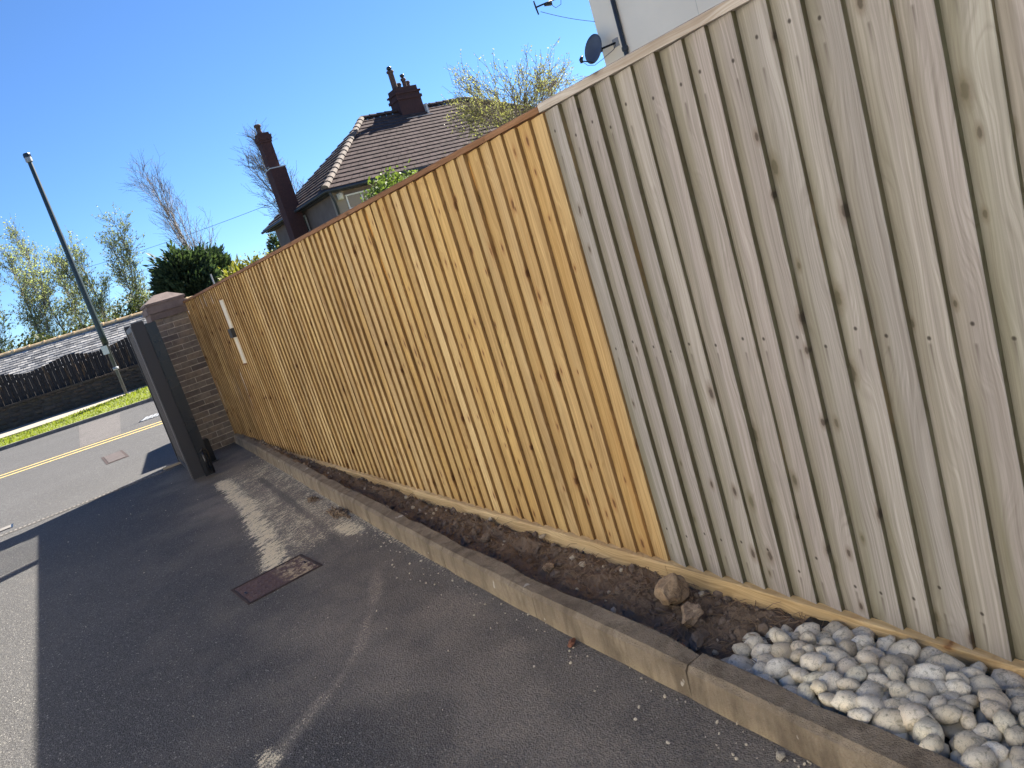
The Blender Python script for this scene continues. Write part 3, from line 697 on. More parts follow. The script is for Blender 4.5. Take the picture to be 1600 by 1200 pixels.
# ------------------------------------------------------------------ fences
def board_mesh(mats, w=0.126, z0=0.058, z1=1.948, thick=0.016, seed=0):
    rr = random.Random(seed); b = MB(); n = 6
    poly = [(-0.009, 0.0), (-0.0085 - thick + 0.002, 0.0), (-0.009 - thick, 0.0022), (-0.0055, w), (-0.0005, w)]; k = len(poly)
    by, bx_, ph = rr.gauss(0, .0022), rr.gauss(0, .0012), rr.uniform(0, 3)
    for i in range(n + 1):
        t = i / n; z = z0 + (z1 - z0) * t; dy = by * math.sin(math.pi * t * 1.3 + ph) + rr.gauss(0, .0005); dx = -abs(bx_) * math.sin(math.pi * t) ; tw = rr.gauss(0, .0006)
        b.v += [(x + dx + tw * (1 if y < .05 else -.0), y + dy, z) for x, y in poly]
    for i in range(n):
        for q in range(k):
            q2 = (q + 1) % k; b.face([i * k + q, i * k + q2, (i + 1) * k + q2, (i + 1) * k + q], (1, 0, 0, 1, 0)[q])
    b.face(list(range(k))[::-1]); b.face([n * k + q for q in range(k)])
    return b.mesh("board", mats)
YB = 2.318                                                     # old and new meet here
PITCH = 0.1022
newf = thing("timber_fence", "new honey-coloured closeboard fence running from the brick pillar to the grey boards", "fence", (FX, 6.5, 0))
oldf = thing("timber_fence", "old weathered grey closeboard fence nearest the camera, above the white pebbles", "fence", (FX, 1.0, 0))
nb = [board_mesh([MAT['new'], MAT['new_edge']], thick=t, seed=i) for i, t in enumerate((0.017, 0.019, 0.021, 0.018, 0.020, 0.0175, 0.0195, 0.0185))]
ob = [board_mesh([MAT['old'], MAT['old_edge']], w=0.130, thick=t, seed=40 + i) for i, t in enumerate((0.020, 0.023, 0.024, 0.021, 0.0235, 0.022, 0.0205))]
def lay(fence, y0, y1, meshes, seed):
    rr = random.Random(seed); y = y0
    while y < y1:
        o = link("board", rr.choice(meshes), fence, (FX + rr.uniform(-.0015, .0015), y, rr.uniform(-.004, .003)), (rr.gauss(0, .0022), rr.gauss(0, .0007), rr.gauss(0, .010)))
        y += PITCH + max(-.011, min(.011, rr.gauss(0, .005)))
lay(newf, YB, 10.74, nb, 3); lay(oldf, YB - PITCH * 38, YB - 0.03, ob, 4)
def rail(fence, name, y0, y1, x0, x1, z0, z1, mat, bev=0.004):
    b = MB(); h = (y1 - y0) / 2
    b.prism([(x0, z0), (x1, z0), (x1, z1 - bev), (x1 - bev, z1), (x0 + bev, z1), (x0, z1 - bev)], -h, h, 0, 'y')
    return part(name, b, mat, fence, (FX, (y0 + y1) / 2, 0))
ys_new = [YB + 0.003, 2.72, 4.55, 6.38, 8.2, 10.80]
for a, b_ in zip(ys_new[:-1], ys_new[1:]): rail(newf, "capping", a + 0.001, b_ - 0.001, -0.036, 0.035, 1.950 + random.uniform(-.001, .001), 1.976, MAT['capnew'])
ys_old = [YB - PITCH * 38, 0.2, YB - 0.005]
for a, b_ in zip(ys_old[:-1], ys_old[1:]): rail(oldf, "capping", a + 0.001, b_ - 0.001, -0.040, 0.035, 1.9495, 1.981, MAT['capold'])
for f, lst in ((newf, [YB + 0.0, 4.85, 6.9, 8.75, 10.78]), (oldf, [YB - PITCH * 38, -0.1, YB])):
    for i, (a, b_) in enumerate(zip(lst[:-1], lst[1:])):
        rail(f, "gravel_board", a + 0.0015, b_ - 0.0015, -0.046 + random.uniform(-.003, .003), -0.012, -0.08, 0.066 + random.uniform(-.002, .002), MAT['grav'], 0.003)
    for zr in (0.3, 1.05, 1.75): rail(f, "rail", lst[0], lst[-1], 0.002, 0.05, zr - 0.045, zr + 0.045, MAT['new_edge'] if f is newf else MAT['old_edge'])
for f, lst in ((newf, [2.42, 4.55, 6.38, 8.2, 10.6]), (oldf, [-1.4, 0.3])):
    for yv in lst:
        part("post", MB().box((-0.05, -0.05, -0.1), (0.05, 0.05, 1.93)), MAT['old'], f, (FX + 0.105, yv, 0))

# pale strip and box screwed to the new fence
tilt = 0.0
strip = thing("entry_panel", "tall pale strip with a small dark box halfway up, on the new fence", "panel", (FX - 0.03, 8.43, 1.06))
part("pale_plate", MB().box((-0.006, -0.075, 0.42), (0.012, 0.075, 0.735)), MAT['offwhite'], strip)
part("pale_plate", MB().box((-0.004, -0.07, 0.02), (0.012, 0.06, 0.315)), MAT['offwhite'], strip)
b = MB(); b.box((-0.035, -0.06, 0.318), (0.010, 0.065, 0.417)); part("dark_box", b, MAT['black'], strip)
for z in (0.005, 0.738): part("fixing_clip", MB().box((-0.014, -0.05, z - 0.004), (0.010, 0.05, z + 0.010)), MAT['capnew'], strip)

# ------------------------------------------------------------------ brick pillar
PX0, PY0, PS = 1.425, 10.56, 0.415
pil = thing("gate_pillar", "dark brick gate pillar with a brown stone cap at the far end of the new fence", "pillar", (PX0 + PS / 2, PY0 + PS / 2, 0))
h = PS / 2
part("mortar_core", MB().box((-h + .006, -h + .006, 0), (h - .006, h - .006, 1.84)), MAT['mortar'], pil)
bl = PS / 2 - 0.005
bricks = []
for v in range(3):
    b = MB(); e = 0.003; L, D, H = bl / 2, 0.051, 0.0325
    bm = bmesh.new(); bmesh.ops.create_cube(bm, size=1.0)
    for q in bm.verts: q.co = Vector((q.co.x * 2 * L, q.co.y * 2 * D, q.co.z * 2 * H)) + Vector((random.uniform(-.002, .002), random.uniform(-.002, .002), random.uniform(-.002, .002)))
    bmesh.ops.bevel(bm, geom=bm.edges[:], offset=0.003, segments=1, affect='EDGES')
    me = bpy.data.meshes.new("brick"); bm.to_mesh(me); bm.free(); me.materials.append(MAT['brick']); bricks.append(me)
nc = 24
for c in range(nc):
    z = 0.0385 + c * 1.84 / nc
    odd = c % 2
    for sx_, sy_ in ((-1, -1), (1, -1), (-1, 1), (1, 1)):
        cx_, cy_ = sx_ * (bl / 2 + 0.005), sy_ * (h - 0.051)
        if odd: cx_, cy_ = sx_ * (h - 0.051), sy_ * (bl / 2 + 0.005)
        link("brick", random.choice(bricks), pil, (pil.location.x + cx_ + random.uniform(-.002, .002), pil.location.y + cy_ + random.uniform(-.003, .003), z), (0, 0, math.pi / 2 * odd))
    for s_ in (-1, 1):
        cx_, cy_ = (s_ * (h - 0.051), 0) if not odd else (0, s_ * (h - 0.051))
        o = link("brick", random.choice(bricks), pil, (pil.location.x + cx_, pil.location.y + cy_, z), (0, 0, math.pi / 2 * (1 - odd)))
part("stone_band", MB().box((-h - .028, -h - .028, 1.842), (h + .028, h + .028, 1.925)), MAT['band'], pil)
part("stone_band", MB().box((-h - .045, -h - .045, 1.927), (h + .045, h + .045, 2.0)), MAT['band'], pil)
b = MB(); b.box((-h - .030, -h - .030, 2.0), (h + .030, h + .030, 2.032))
def frus(b, r0, z0, r1, z1):
    n = len(b.v); b.v += [(-r0, -r0, z0), (r0, -r0, z0), (r0, r0, z0), (-r0, r0, z0), (-r1, -r1, z1), (r1, -r1, z1), (r1, r1, z1), (-r1, r1, z1)]
    for q in ((0, 3, 2, 1), (4, 5, 6, 7), (0, 1, 5, 4), (1, 2, 6, 5), (2, 3, 7, 6), (3, 0, 4, 7)): b.face([n + i for i in q])
frus(b, h + .045, 2.033, h + .045, 2.06); frus(b, h + .045, 2.0605, 0.085, 2.155)
part("cap", b, MAT['band'], pil)

# ------------------------------------------------------------------ gate standing open
gate = thing("metal_gate", "dark grey steel driveway gate leaf standing open against the brick pillar", "gate", (0.955, 8.76, 0))
gd = Vector((1.085 - 0.985, 10.5 - 8.76, 0)); GL = gd.length; ga = math.atan2(-gd.x, gd.y)
gate.rotation_euler = (0, 0, ga)
def gpart(name, mb, mat, smooth=False):                        # in the leaf's own axes: x across, y along the leaf from the free end
    o = bpy.data.objects.new(name, mb.mesh(name, mat, smooth)); C.objects.link(o); o.parent = gate; return o
def bevbox(a, b, e=0.006):
    bm = bmesh.new(); bmesh.ops.create_cube(bm, size=1.0)
    for v in bm.verts: v.co = Vector([(a[i] + b[i]) / 2 + v.co[i] * (b[i] - a[i]) for i in range(3)])
    bmesh.ops.bevel(bm, geom=bm.edges[:], offset=e, segments=2, affect='EDGES')
    m = MB(); m.v = [tuple(v.co) for v in bm.verts]; bm.verts.index_update(); m.f = [[v.index for v in f.verts] for f in bm.faces]; m.mi = [0] * len(m.f); bm.free(); return m
gpart("stile", bevbox((0.0, 0.0, 0.045), (0.125, 0.07, 1.83)), MAT['gate'])
gpart("stile", bevbox((0.0, GL - 0.07, 0.045), (0.08, GL, 1.86)), MAT['gate'])
gpart("top_rail", bevbox((0.008, 0.0705, 1.76), (0.072, GL - 0.0705, 1.82)), MAT['gate_lit'])
gpart("bottom_rail", bevbox((0.008, 0.0705, 0.06), (0.072, GL - 0.0705, 0.14)), MAT['gate'])
gpart("edge_plate", bevbox((-0.012, 0.012, 0.06), (-0.001, 0.085, 1.80), 0.002), MAT['gate_lit'])
gpart("stop_channel", bevbox((0.127, 0.004, 0.03), (0.235, 0.072, 1.79), 0.004), MAT['gblack'])
nbar = 14
for i in range(nbar):
    y = 0.07 + (GL - 0.14) * (i + 0.5) / nbar
    gpart("bar", MB().box((0.012, y - 0.011, 0.1405), (0.040, y + 0.011, 1.7595)), MAT['gate_lit'])
m = MB(); m.tube([(0.18, -0.02, 0.06), (0.18, -0.02, 0.33)], 0.016, 10); gpart("drop_bolt", m, MAT['gblack'], True)
m = MB(); m.tube([(0.225, -0.008, 0.05), (0.225, -0.015, 0.30), (0.195, -0.03, 0.345), (0.16, -0.03, 0.31)], 0.011, 8); gpart("bolt_handle", m, MAT['gblack'], True)
op = thing("gate_motor", "small black gate motor box on the ground between gate and brick pillar", "motor", (1.33, 9.75, 0))
part("housing", bevbox((-0.05, -0.07, 0.0), (0.05, 0.07, 0.30), 0.012), MAT['gblack'], op)
part("mounting_plate", MB().box((-0.07, -0.09, 0.0), (0.07, 0.09, -0.012 + 0.02)), MAT['gate'], op)
m = MB(); m.tube([(-0.05, 0, 0.22), (-0.19, -0.12, 0.22)], 0.016, 8); part("arm", m, MAT['gblack'], op, smooth=True)

# ------------------------------------------------------------------ covers and drains
mh = thing("inspection_cover", "rusty red-brown rectangular inspection cover dusted with sawdust in the driveway", "drain cover", (0.727, 4.64, 0.0))
mh.rotation_euler = (0, 0, math.radians(3))
def mhp(name, mb, mat): o = bpy.data.objects.new(name, mb.mesh(name, mat)); C.objects.link(o); o.parent = mh; return o
W, D = 0.215, 0.170
fr = MB()
for a, b_ in (((-W - .022, -D - .022, -.02), (W + .022, -D - 0.006, .005)), ((-W - .022, D + 0.006, -.02), (W + .022, D + .022, .005)), ((-W - .022, -D - .0055, -.02), (-W - .006, D + .0055, .005)), ((W + .006, -D - .0055, -.02), (W + .022, D + .0055, .005))): fr.box(a, b_)
mhp("frame", fr, MAT['ironframe'])
pl = MB(); pl.box((-W, -D, -.02), (W, D, .003))
for i in range(12):
    for j in range(9):
        x = -W + 0.02 + i * (2 * W - 0.04) / 11; y = -D + 0.02 + j * (2 * D - 0.04) / 8
        dx, dy = (0.014, 0.004) if (i + j) % 2 else (0.004, 0.014)
        pl.box((x - dx, y - dy, 0.0025), (x + dx, y + dy, 0.006))
mhp("plate", pl, MAT['rust'])
for sx_ in (-1, 1): mhp("lifting_slot", MB().box((sx_ * (W - .022) - .006, -0.02, 0.0058), (sx_ * (W - .022) + .006, 0.02, 0.0072)), MAT['gblack'])

ch = thing("channel_drain", "slotted channel drain across the mouth of the driveway", "drain", (-1.0, 10.475, 0)); ch.rotation_euler = (0, 0, 0.0)
m = MB(); m.box((-1.6, -0.055, -0.03), (1.95, -0.042, 0.006)); m.box((-1.6, 0.042, -0.03), (1.95, 0.055, 0.006)); part("edge_rail", m, MAT['curb'], ch)
part("channel", MB().box((-1.6, -0.0415, -0.03), (1.95, 0.0415, -0.012)), MAT['gblack'], ch)
gm = MB().box((-0.013, -0.041, -0.012), (0.013, 0.041, 0.004)).mesh("slat", MAT['curb'])
for i in range(72): link("slat", gm, ch, (-2.58 + i * 0.0485, 10.475, 0))

rc = thing("service_cover", "small reddish service cover set in the road beyond the gate", "drain cover", (0.54, 14.0, 0))
part("frame", MB().box((-.17, -.62, -.02), (.17, .62, 0.004)), MAT['ironframe'], rc); part("plate", MB().box((-.13, -.56, -.01), (.13, .56, 0.009)), MAT['redpave'], rc)
gl = thing("gully_grate", "iron gully grate in the far lane of the road beside the gate", "drain", (1.8, 19.1, 0)); gl.rotation_euler = (0, 0, ang)
part("frame", MB().box((-.28, -.42, -.02), (.28, .42, 0.004)), MAT['gblack'], gl)
for i in range(5):
    o = bpy.data.objects.new("bar", MB().box((-.03, -.36, 0.0045), (.03, .36, 0.014)).mesh("bar", MAT['grey'])); C.objects.link(o); o.parent = gl; o.location = (-.2 + i * .1, 0, 0)
sc_ = thing("stopcock_cover", "small dark iron stopcock cover in the sunlit asphalt at the left edge", "drain cover", (-0.98, 10.9, 0))
part("frame", MB().box((-.11, -.13, -.02), (.11, .13, 0.005)), MAT['gblack'], sc_); part("lid", MB().box((-.085, -.10, 0.0), (.085, .10, 0.009)), MAT['curb'], sc_)
tp = thing("dropped_kerb", "short red paved strip with a pale edging beside the foot of the gate", "paving", (1.08, 10.62, 0))
part("pale_edge", MB().box((-.22, -.07, -.02), (.34, -.03, .03)), MAT['pave'], tp); part("red_block", MB().box((-.16, -.0295, -.02), (.33, .10, .022)), MAT['redpave'], tp)

# ------------------------------------------------------------------ lamp post
lp = thing("lamp_post", "tall dark green street lamp post on the grass verge across the road", "lamp post", (2.3, 30.2, 0.1))
m = MB(); m.lathe([(0.105, 1.95), (0.105, 2.3), (0.072, 8.45), (0.06, 8.5)], 14); part("column", m, MAT['postgreen'], lp, smooth=True)
m = MB(); m.lathe([(0.052, 0.0), (0.052, 1.10), (0.065, 1.13), (0.07, 1.93), (0.118, 1.949)], 14); part("lower_shaft", m, MAT['shaft'], lp, smooth=True)  # narrower and paler, imitating the lit edge of the dark pole
m = MB(); m.lathe([(0.075, 1.0), (0.10, 1.02), (0.10, 1.09), (0.075, 1.11)], 14); part("collar", m, MAT['grey'], lp, smooth=True)
m = MB(); m.lathe([(0.08, 8.47), (0.11, 8.49), (0.11, 8.62), (0.10, 8.64)], 12); part("lantern", m, MAT['grey'], lp)
m = MB(); m.lathe([(0.12, 8.642), (0.12, 8.73), (0.10, 8.77)], 12); part("lantern_cap", m, MAT['gblack'], lp)
part("sign_plate", MB().box((-0.20, -0.135, 1.62), (0.0, -0.125, 1.92)), MAT['white'], lp)

# ------------------------------------------------------------------ stone wall, dark wavy fence, slate building
sw = thing("stone_wall", "low dark field-stone wall in shade across the road below the dark fence", "wall", (1.0, 34.2 + RS, 0)); sw.rotation_euler = (0, 0, ang)
o = bpy.data.objects.new("joint_core", MB().box((-12, 0.03, -0.05), (16, 0.38, 0.93)).mesh("joint_core", MAT['stonejoint'])); C.objects.link(o); o.parent = sw
wst = []
for i in range(8):
    me = rock_mesh("stone", MAT['stonewall'], 0.10, 1, (0.5, 0.5, 0.5), 300 + i, False)
    for v in me.vertices:
        p = v.co; q = max(abs(p.x), abs(p.y), abs(p.z)); v.co = p * (0.55 + 0.45 * 0.5 / max(q, .2))
    me.polygons.foreach_set("use_smooth", [False] * len(me.polygons)); wst.append(me)
zc = 0.0; cnt = 0
for row in range(6):
    hh = [0.17, 0.15, 0.18, 0.14, 0.16, 0.13][row]; x = -4.4 - random.random() * .3
    while x < 7.0 and cnt < 299:
        ww = random.uniform(0.2, 0.46)
        o = bpy.data.objects.new("stone", random.choice(wst)); C.objects.link(o); o.parent = sw
        o.location = (x + ww / 2, 0.05 + random.uniform(-.02, .02), zc + hh / 2); o.scale = (ww * 1.02, 0.16, hh * 1.0); x += ww + 0.012; cnt += 1
    zc += hh + 0.005
cap_ms = MB().box((-0.5, -0.05, 0), (0.5, 0.42, 0.075)).mesh("coping_stone", MAT['stonewall'])
x = -5.0
while x < 8:
    ww = random.uniform(.5, .9); o = bpy.data.objects.new("coping_stone", cap_ms); C.objects.link(o); o.parent = sw; o.location = (x + ww / 2, 0, 0.935 + random.uniform(-.012, .012)); o.scale = (ww * .98, 1, random.uniform(.8, 1.1)); x += ww
wf = thing("timber_fence", "dark weathered fence with a wavy top standing on the stone wall across the road", "fence", (1.0, 34.42 + RS, 1.01)); wf.rotation_euler = (0, 0, ang)
bx = MB(); bx.box((-0.065, -0.012, 0), (0.065, 0.012, 1.0)); bme = bx.mesh("board", MAT['dkfence'])
def wavy(x): return 1.06 + 0.10 * math.sin((x + 0.55) * 2 * math.pi / 2.5) + 0.018 * math.sin(x * 5)
x = -5.0; i = 0
while x < 8:
    o = bpy.data.objects.new("board", bme); C.objects.link(o); o.parent = wf; o.location = (x, 0.016 * (i % 2), 0); o.scale = (1, 1, wavy(x)); x += 0.142; i += 1
for z in (0.25, 0.8):
    o = bpy.data.objects.new("rail", MB().box((-5, 0.03, z), (8, 0.07, z + .08)).mesh("rail", MAT['dkfence'])); C.objects.link(o); o.parent = wf
SBY = 38.2
sb = thing("slate_building", "long low outbuilding with a grey slate roof and orange ridge tiles behind the dark fence", "building", (1.0, SBY + RS, 0)); sb.rotation_euler = (0, 0, ang)
def sbp(name, mb, mat, loc=None):
    o = bpy.data.objects.new(name, mb.mesh(name, mat) if isinstance(mb, MB) else mb); C.objects.link(o); o.parent = sb
    if loc: o.location = loc
    return o
RX0, RX1 = -14.0, 9.6
sbp("wall", MB().box((RX0 + .2, -1.7, 0), (RX1 - .2, 1.7, 1.95)), MAT['stonewall'])
b = MB(); b.prism([(-2.0, 1.72), (0, 2.98), (2.0, 1.72)], RX0, RX1, 0, 'x'); sbp("roof_deck", b, MAT['stonejoint'])
sl = MB(); ny_ = 13
for r in range(ny_):
    t0 = r / ny_; xo = (r % 2) * 0.14
    x = -7.0 + xo
    while x < RX1 - 0.1:
        ww = 0.272 + random.uniform(-.012, .012); lift = 0.014 + random.uniform(0, .012)
        ya, yb = -2.02 + t0 * 2.0, -2.02 + (t0 + 1.25 / ny_) * 2.0
        za, zb = 1.725 + t0 * 1.26 + lift + 0.012, 1.725 + (t0 + 1.25 / ny_) * 1.26 + 0.006
        if yb > -0.02: yb = -0.02; zb = 1.725 + 1.26 + 0.004
        n = len(sl.v); sl.v += [(x, ya, za), (x + ww, ya, za + random.uniform(-.004, .004)), (x + ww, yb, zb), (x, yb, zb), (x, ya, za - .014), (x + ww, ya, za - .014)]
        mi = random.choice((0, 0, 1, 2)); sl.face([n, n + 1, n + 2, n + 3], mi); sl.face([n + 4, n + 5, n + 1, n], mi); x += ww + 0.012
mats3 = [plain("slate_grey", (0.25, 0.245, 0.235), 0.55, var=0.3, sc=3), plain("slate_dark", (0.17, 0.168, 0.165), 0.55, var=0.3, sc=3), plain("slate_pale", (0.36, 0.345, 0.32), 0.6, var=0.3, sc=3)]
o = sbp("slates", sl, mats3); o['kind'] = 'stuff'
rm = MB(); prof = [(-0.15, -0.03), (-0.13, 0.04), (-0.06, 0.10), (0.0, 0.115), (0.06, 0.10), (0.13, 0.04), (0.15, -0.03)]
rm.prism(prof, 0, 0.55, 0, 'x'); rm.prism([(a * 1.12, b * 1.15 + .004) for a, b in prof], 0.53, 0.60, 0, 'x'); rme = rm.mesh("ridge_tile", MAT['ridge'])
x = -7.5
while x < RX1 - .3: sbp("ridge_tile", rme, None, (x, 0, 2.98 + random.uniform(-.012, .012))); x += 0.605

# ------------------------------------------------------------------ brown house with hipped roof
HX, HY, HD = 11.17, 28.0, 4.68                                 # eaves corner, half depth of the roof
HL = 21.3 + HD - HX + 0.2                                      # length along x
EZ, RZ = 5.17, 8.42
house = thing("brown_house", "brown rendered house with a hipped brown tile roof and two brick chimneys beyond the fence", "house", (HX, HY, 0))
W0 = 0.42
part("wall", MB().box((W0, W0, 0), (HL - W0, 2 * HD - W0, EZ - 0.12)), MAT['brender'], house)
part("corner_quoin", MB().box((W0 - .03, W0 - .03, 0), (W0 + .42, W0 + .3, EZ - .125)), MAT['tanrender'], house)
part("soffit", MB().box((0.06, 0.06, EZ - 0.14), (HL - .06, 2 * HD - .06, EZ - 0.10)), MAT['gutter'], house)
b = MB(); n = 0
P = [(0, 0, EZ), (HL, 0, EZ), (HL, 2 * HD, EZ), (0, 2 * HD, EZ), (HD, HD, RZ), (HL - HD, HD, RZ)]
b.v += [(x, y, z - 0.06) for x, y, z in P]
for q in ((0, 1, 5, 4), (1, 2, 5), (2, 3, 4, 5), (3, 0, 4), (0, 3, 2, 1)): b.face(list(q))
roof = part("roof", b, MAT['gutter'], house)
NC = 17
def course(p_lo0, p_lo1, p_hi0, p_hi1, t0, t1, up, tile_w=0.33):
    """one course of lapped tiles between two lines across a roof face; slight joints between tiles"""
    a0 = Vector(p_lo0).lerp(Vector(p_hi0), t0); a1 = Vector(p_lo1).lerp(Vector(p_hi1), t0)
    b0 = Vector(p_lo0).lerp(Vector(p_hi0), t1); b1 = Vector(p_lo1).lerp(Vector(p_hi1), t1)
    m = MB(); L = (a1 - a0).length; k = max(1, int(L / tile_w)); up = Vector(up)
    for i in range(k):
        s0, s1 = i / k + 0.0006, (i + 1) / k - 0.0006
        lift = up * (0.044 + random.uniform(-.005, .005))
        q0, q1, r0, r1 = a0.lerp(a1, s0) + lift, a0.lerp(a1, s1) + lift, b0.lerp(b1, s0) + up * .004, b0.lerp(b1, s1) + up * .004
        n = len(m.v); m.v += [tuple(v) for v in (q0, q1, r1, r0, q0 - up * .05, q1 - up * .05)]
        m.face([n, n + 1, n + 2, n + 3]); m.face([n + 4, n + 5, n + 1, n])
    return m
up_f = Vector((0, -math.sin(math.atan2(RZ - EZ, HD)), math.cos(math.atan2(RZ - EZ, HD))))
up_l = Vector((-up_f.y * -1 * -1, 0, up_f.z)); up_l = Vector((up_f.y, 0, up_f.z))
for c in range(NC):
    t0, t1 = c / NC, min(1, (c + 1.12) / NC)
    m = course(P[0], P[1], P[4], P[5], t0, t1, up_f); o = link("tile_course", m.mesh("tile_course", MAT['tile'], fix=False), roof, wloc(house))
    m = course(P[3], P[0], P[4], P[4], t0, t1, up_l); o = link("tile_course", m.mesh("tile_course", MAT['tile'], fix=False), roof, wloc(house))
    m = course(P[1], P[2], P[5], P[5], t0, t1, Vector((-up_f.y, 0, up_f.z))); o = link("tile_course", m.mesh("tile_course", MAT['tile'], fix=False), roof, wloc(house))
def half_round(p0, p1, n, r, name, mat):
    p0, p1 = Vector(p0), Vector(p1); d = (p1 - p0) / n; ln = d.length
    m = MB(); prof = [(r * math.cos(a), r * math.sin(a) * 0.9 - 0.02) for a in [math.pi * k / 6 for k in range(7)]]
    k = len(prof); m.v += [(0, a, c) for a, c in prof] + [(ln * 0.99, a * 0.86, c * 0.86 - .012) for a, c in prof]
    for i in range(k - 1): m.face([i, i + 1, k + i + 1, k + i])
    m.face(list(range(k))[::-1]); m.face([k + i for i in range(k)])
    me = m.mesh(name, mat); q = d.to_track_quat('X', 'Z').to_euler()
    for i in range(n): link(name, me, house, wloc(house) + p0 + d * i, q)
half_round((0.0, 0.0, EZ + .06), (HD, HD, RZ + .06), 17, 0.165, "hip_tile", MAT['hiptile'])
half_round((HL, 0.0, EZ + .06), (HL - HD, HD, RZ + .06), 17, 0.165, "hip_tile", MAT['hiptile'])
half_round((HD, HD, RZ + .05), (HL - HD, HD, RZ + .05), 14, 0.15, "ridge_tile", MAT['tile'])
g_ = MB(); g_.tube([(-.06, -.06, EZ - .07), (HL + .06, -.06, EZ - .07)], 0.065, 8); g_.tube([(-.06, -.06, EZ - .07), (-.06, 2 * HD + .06, EZ - .07)], 0.065, 8)
part("gutter", g_, MAT['gutter'], house, smooth=True)
d_ = MB(); d_.tube([(0.1, -.05, EZ - .1), (0.36, 0.33, EZ - .5), (0.36, 0.33, 0.1)], 0.05, 8); part("downpipe", d_, MAT['gutter'], house, smooth=True)
def window(x, y, z0, z1, w, face, nmul, blinds=False):
    """frame with mullions around a glass pane; face 'f' on the front wall, 'l' on the left wall"""
    f = MB(); t = 0.055
    def bx(a0, a1, b0, b1, d0, d1):
        return ((a0, d0, b0), (a1, d1, b1)) if face == 'f' else ((d0, a0, b0), (d1, a1, b1))
    f.box(*bx(0, w, z0, z0 + t, -.05, .02)); f.box(*bx(0, w, z1 - t, z1, -.05, .02))
    for i in range(nmul + 1):
        xx = i * (w - t) / nmul; f.box(*bx(xx, xx + t, z0 + t + .001, z1 - t - .001, -.05, .02))
    for i in range(nmul):
        xx = i * (w - t) / nmul; f.box(*bx(xx + t + .001, xx + (w - t) / nmul - .001, z0 + (z1 - z0) * .48, z0 + (z1 - z0) * .48 + t * .9, -.05, .02))
    wl_ = wloc(house)
    fr = part("window", f, MAT['white'], house, (wl_.x + x, wl_.y + y, 0))
    pm_ = MB().box(*bx(t * .5, w - t * .5, z0 + t * .5, z1 - t * .5, -.012, .01)); part("pane", pm_, MAT['glass'], fr)
    if blinds:
        bl_ = MB()
        for i in range(nmul):
            x0_ = i * (w - t) / nmul + t + .01; x1_ = (i + 1) * (w - t) / nmul - .01; q = 7
            for k in range(q): bl_.box(*bx(x0_ + (x1_ - x0_) * k / q, x0_ + (x1_ - x0_) * (k + .62) / q, z0 + t + .002, z0 + (z1 - z0) * .47, -.02, -.013))
        part("vertical_blind", bl_, MAT['grey'], fr)
    sill = MB().box(*bx(-.06, w + .06, z0 - .07, z0 - .002, -.10, .02)); part("sill", sill, MAT['flash'], fr)
window(0.86, W0, 3.75, 4.86, 1.35, 'f', 2, True)
window(4.2, W0, 3.75, 4.86, 1.35, 'f', 2, True)
window(W0, 4.15, 3.5, 4.9, 0.75, 'l', 2)
fl = MB(); fl.lathe([(0.05, -.02), (0.12, 0.0), (0.13, .22), (0.06, .26)], 10, c=(0.6, W0 - .16)); part("flood_light", fl, MAT['offwhite'], house, (HX, HY, 4.72), smooth=True)
# left outside stack
def stack(parent_name, spec, courses=True):
    ch_ = part(parent_name, spec, MAT['redbrick'], house); return ch_
c1 = MB(); CX, CY = -0.42, 4.2
c1.box((CX - .05, CY - .34, 0), (CX + .62, CY + .34, 7.0)); c1.box((CX - .02, CY - .24, 7.0), (CX + .44, CY + .24, 8.10)); c1.box((CX - .05, CY - .27, 8.10), (CX + .47, CY + .27, 8.2)); c1.box((CX - .08, CY - .30, 8.2), (CX + .50, CY + .30, 8.40)); c1.box((CX - .03, CY - .25, 8.40), (CX + .45, CY + .25, 8.5))
ch1 = stack("chimney", c1)
m = MB(); m.box((CX - .07, CY - .36, 7.0), (CX - .021, CY + .36, 7.04)); m.box((CX + .441, CY - .36, 7.0), (CX + .65, CY + .36, 7.04)); m.box((CX - .02, CY - .36, 7.0), (CX + .44, CY - .241, 7.04)); part("flaunching", m, MAT['flash'], ch1, wloc(house))
m = MB(); m.lathe([(0.12, 8.5), (0.105, 8.62), (0.10, 8.78), (0.15, 8.80), (0.15, 8.87), (0.12, 8.9)], 10, c=(CX + .16, CY)); part("pot", m, MAT['pot'], ch1, wloc(house), smooth=True)
# ridge stack
c2 = MB(); QX, QY = 18.32 - HX, HD
c2.box((QX - .62, QY - .42, 6.9), (QX + .62, QY + .42, 9.12)); c2.box((QX - .68, QY - .48, 8.85), (QX + .68, QY + .48, 8.98)); c2.box((QX - .68, QY - .48, 9.12), (QX + .68, QY + .48, 9.2)); c2.box((QX - .58, QY - .40, 9.2), (QX + .58, QY + .40, 9.42))
ch2 = part("chimney", c2, MAT['redbrick'], house)
for (px, py, zt, r) in ((-.36, -.05, 10.3, .15), (-.05, .1, 9.72, .12), (.16, -.1, 9.86, .11), (.40, .05, 9.74, .12)):
    m = MB(); m.lathe([(r * 1.05, 9.42), (r * .92, 9.5), (r * .85, zt - .12), (r * 1.15, zt - .1), (r * 1.15, zt - .02), (r * .9, zt)], 10, c=(QX + px, QY + py)); part("pot", m, MAT['pot'], ch2, wloc(house), smooth=True)
m = MB(); m.lathe([(.05, 10.3), (.13, 10.36), (.11, 10.46), (.02, 10.5)], 10, c=(QX - .36, QY - .05)); part("cowl", m, MAT['gblack'], ch2, wloc(house), smooth=True)
m = MB(); m.lathe([(.04, 9.86), (.11, 9.95), (.11, 10.02), (.02, 10.06)], 10, c=(QX + .16, QY - .1)); part("cowl", m, MAT['gblack'], ch2, wloc(house), smooth=True)
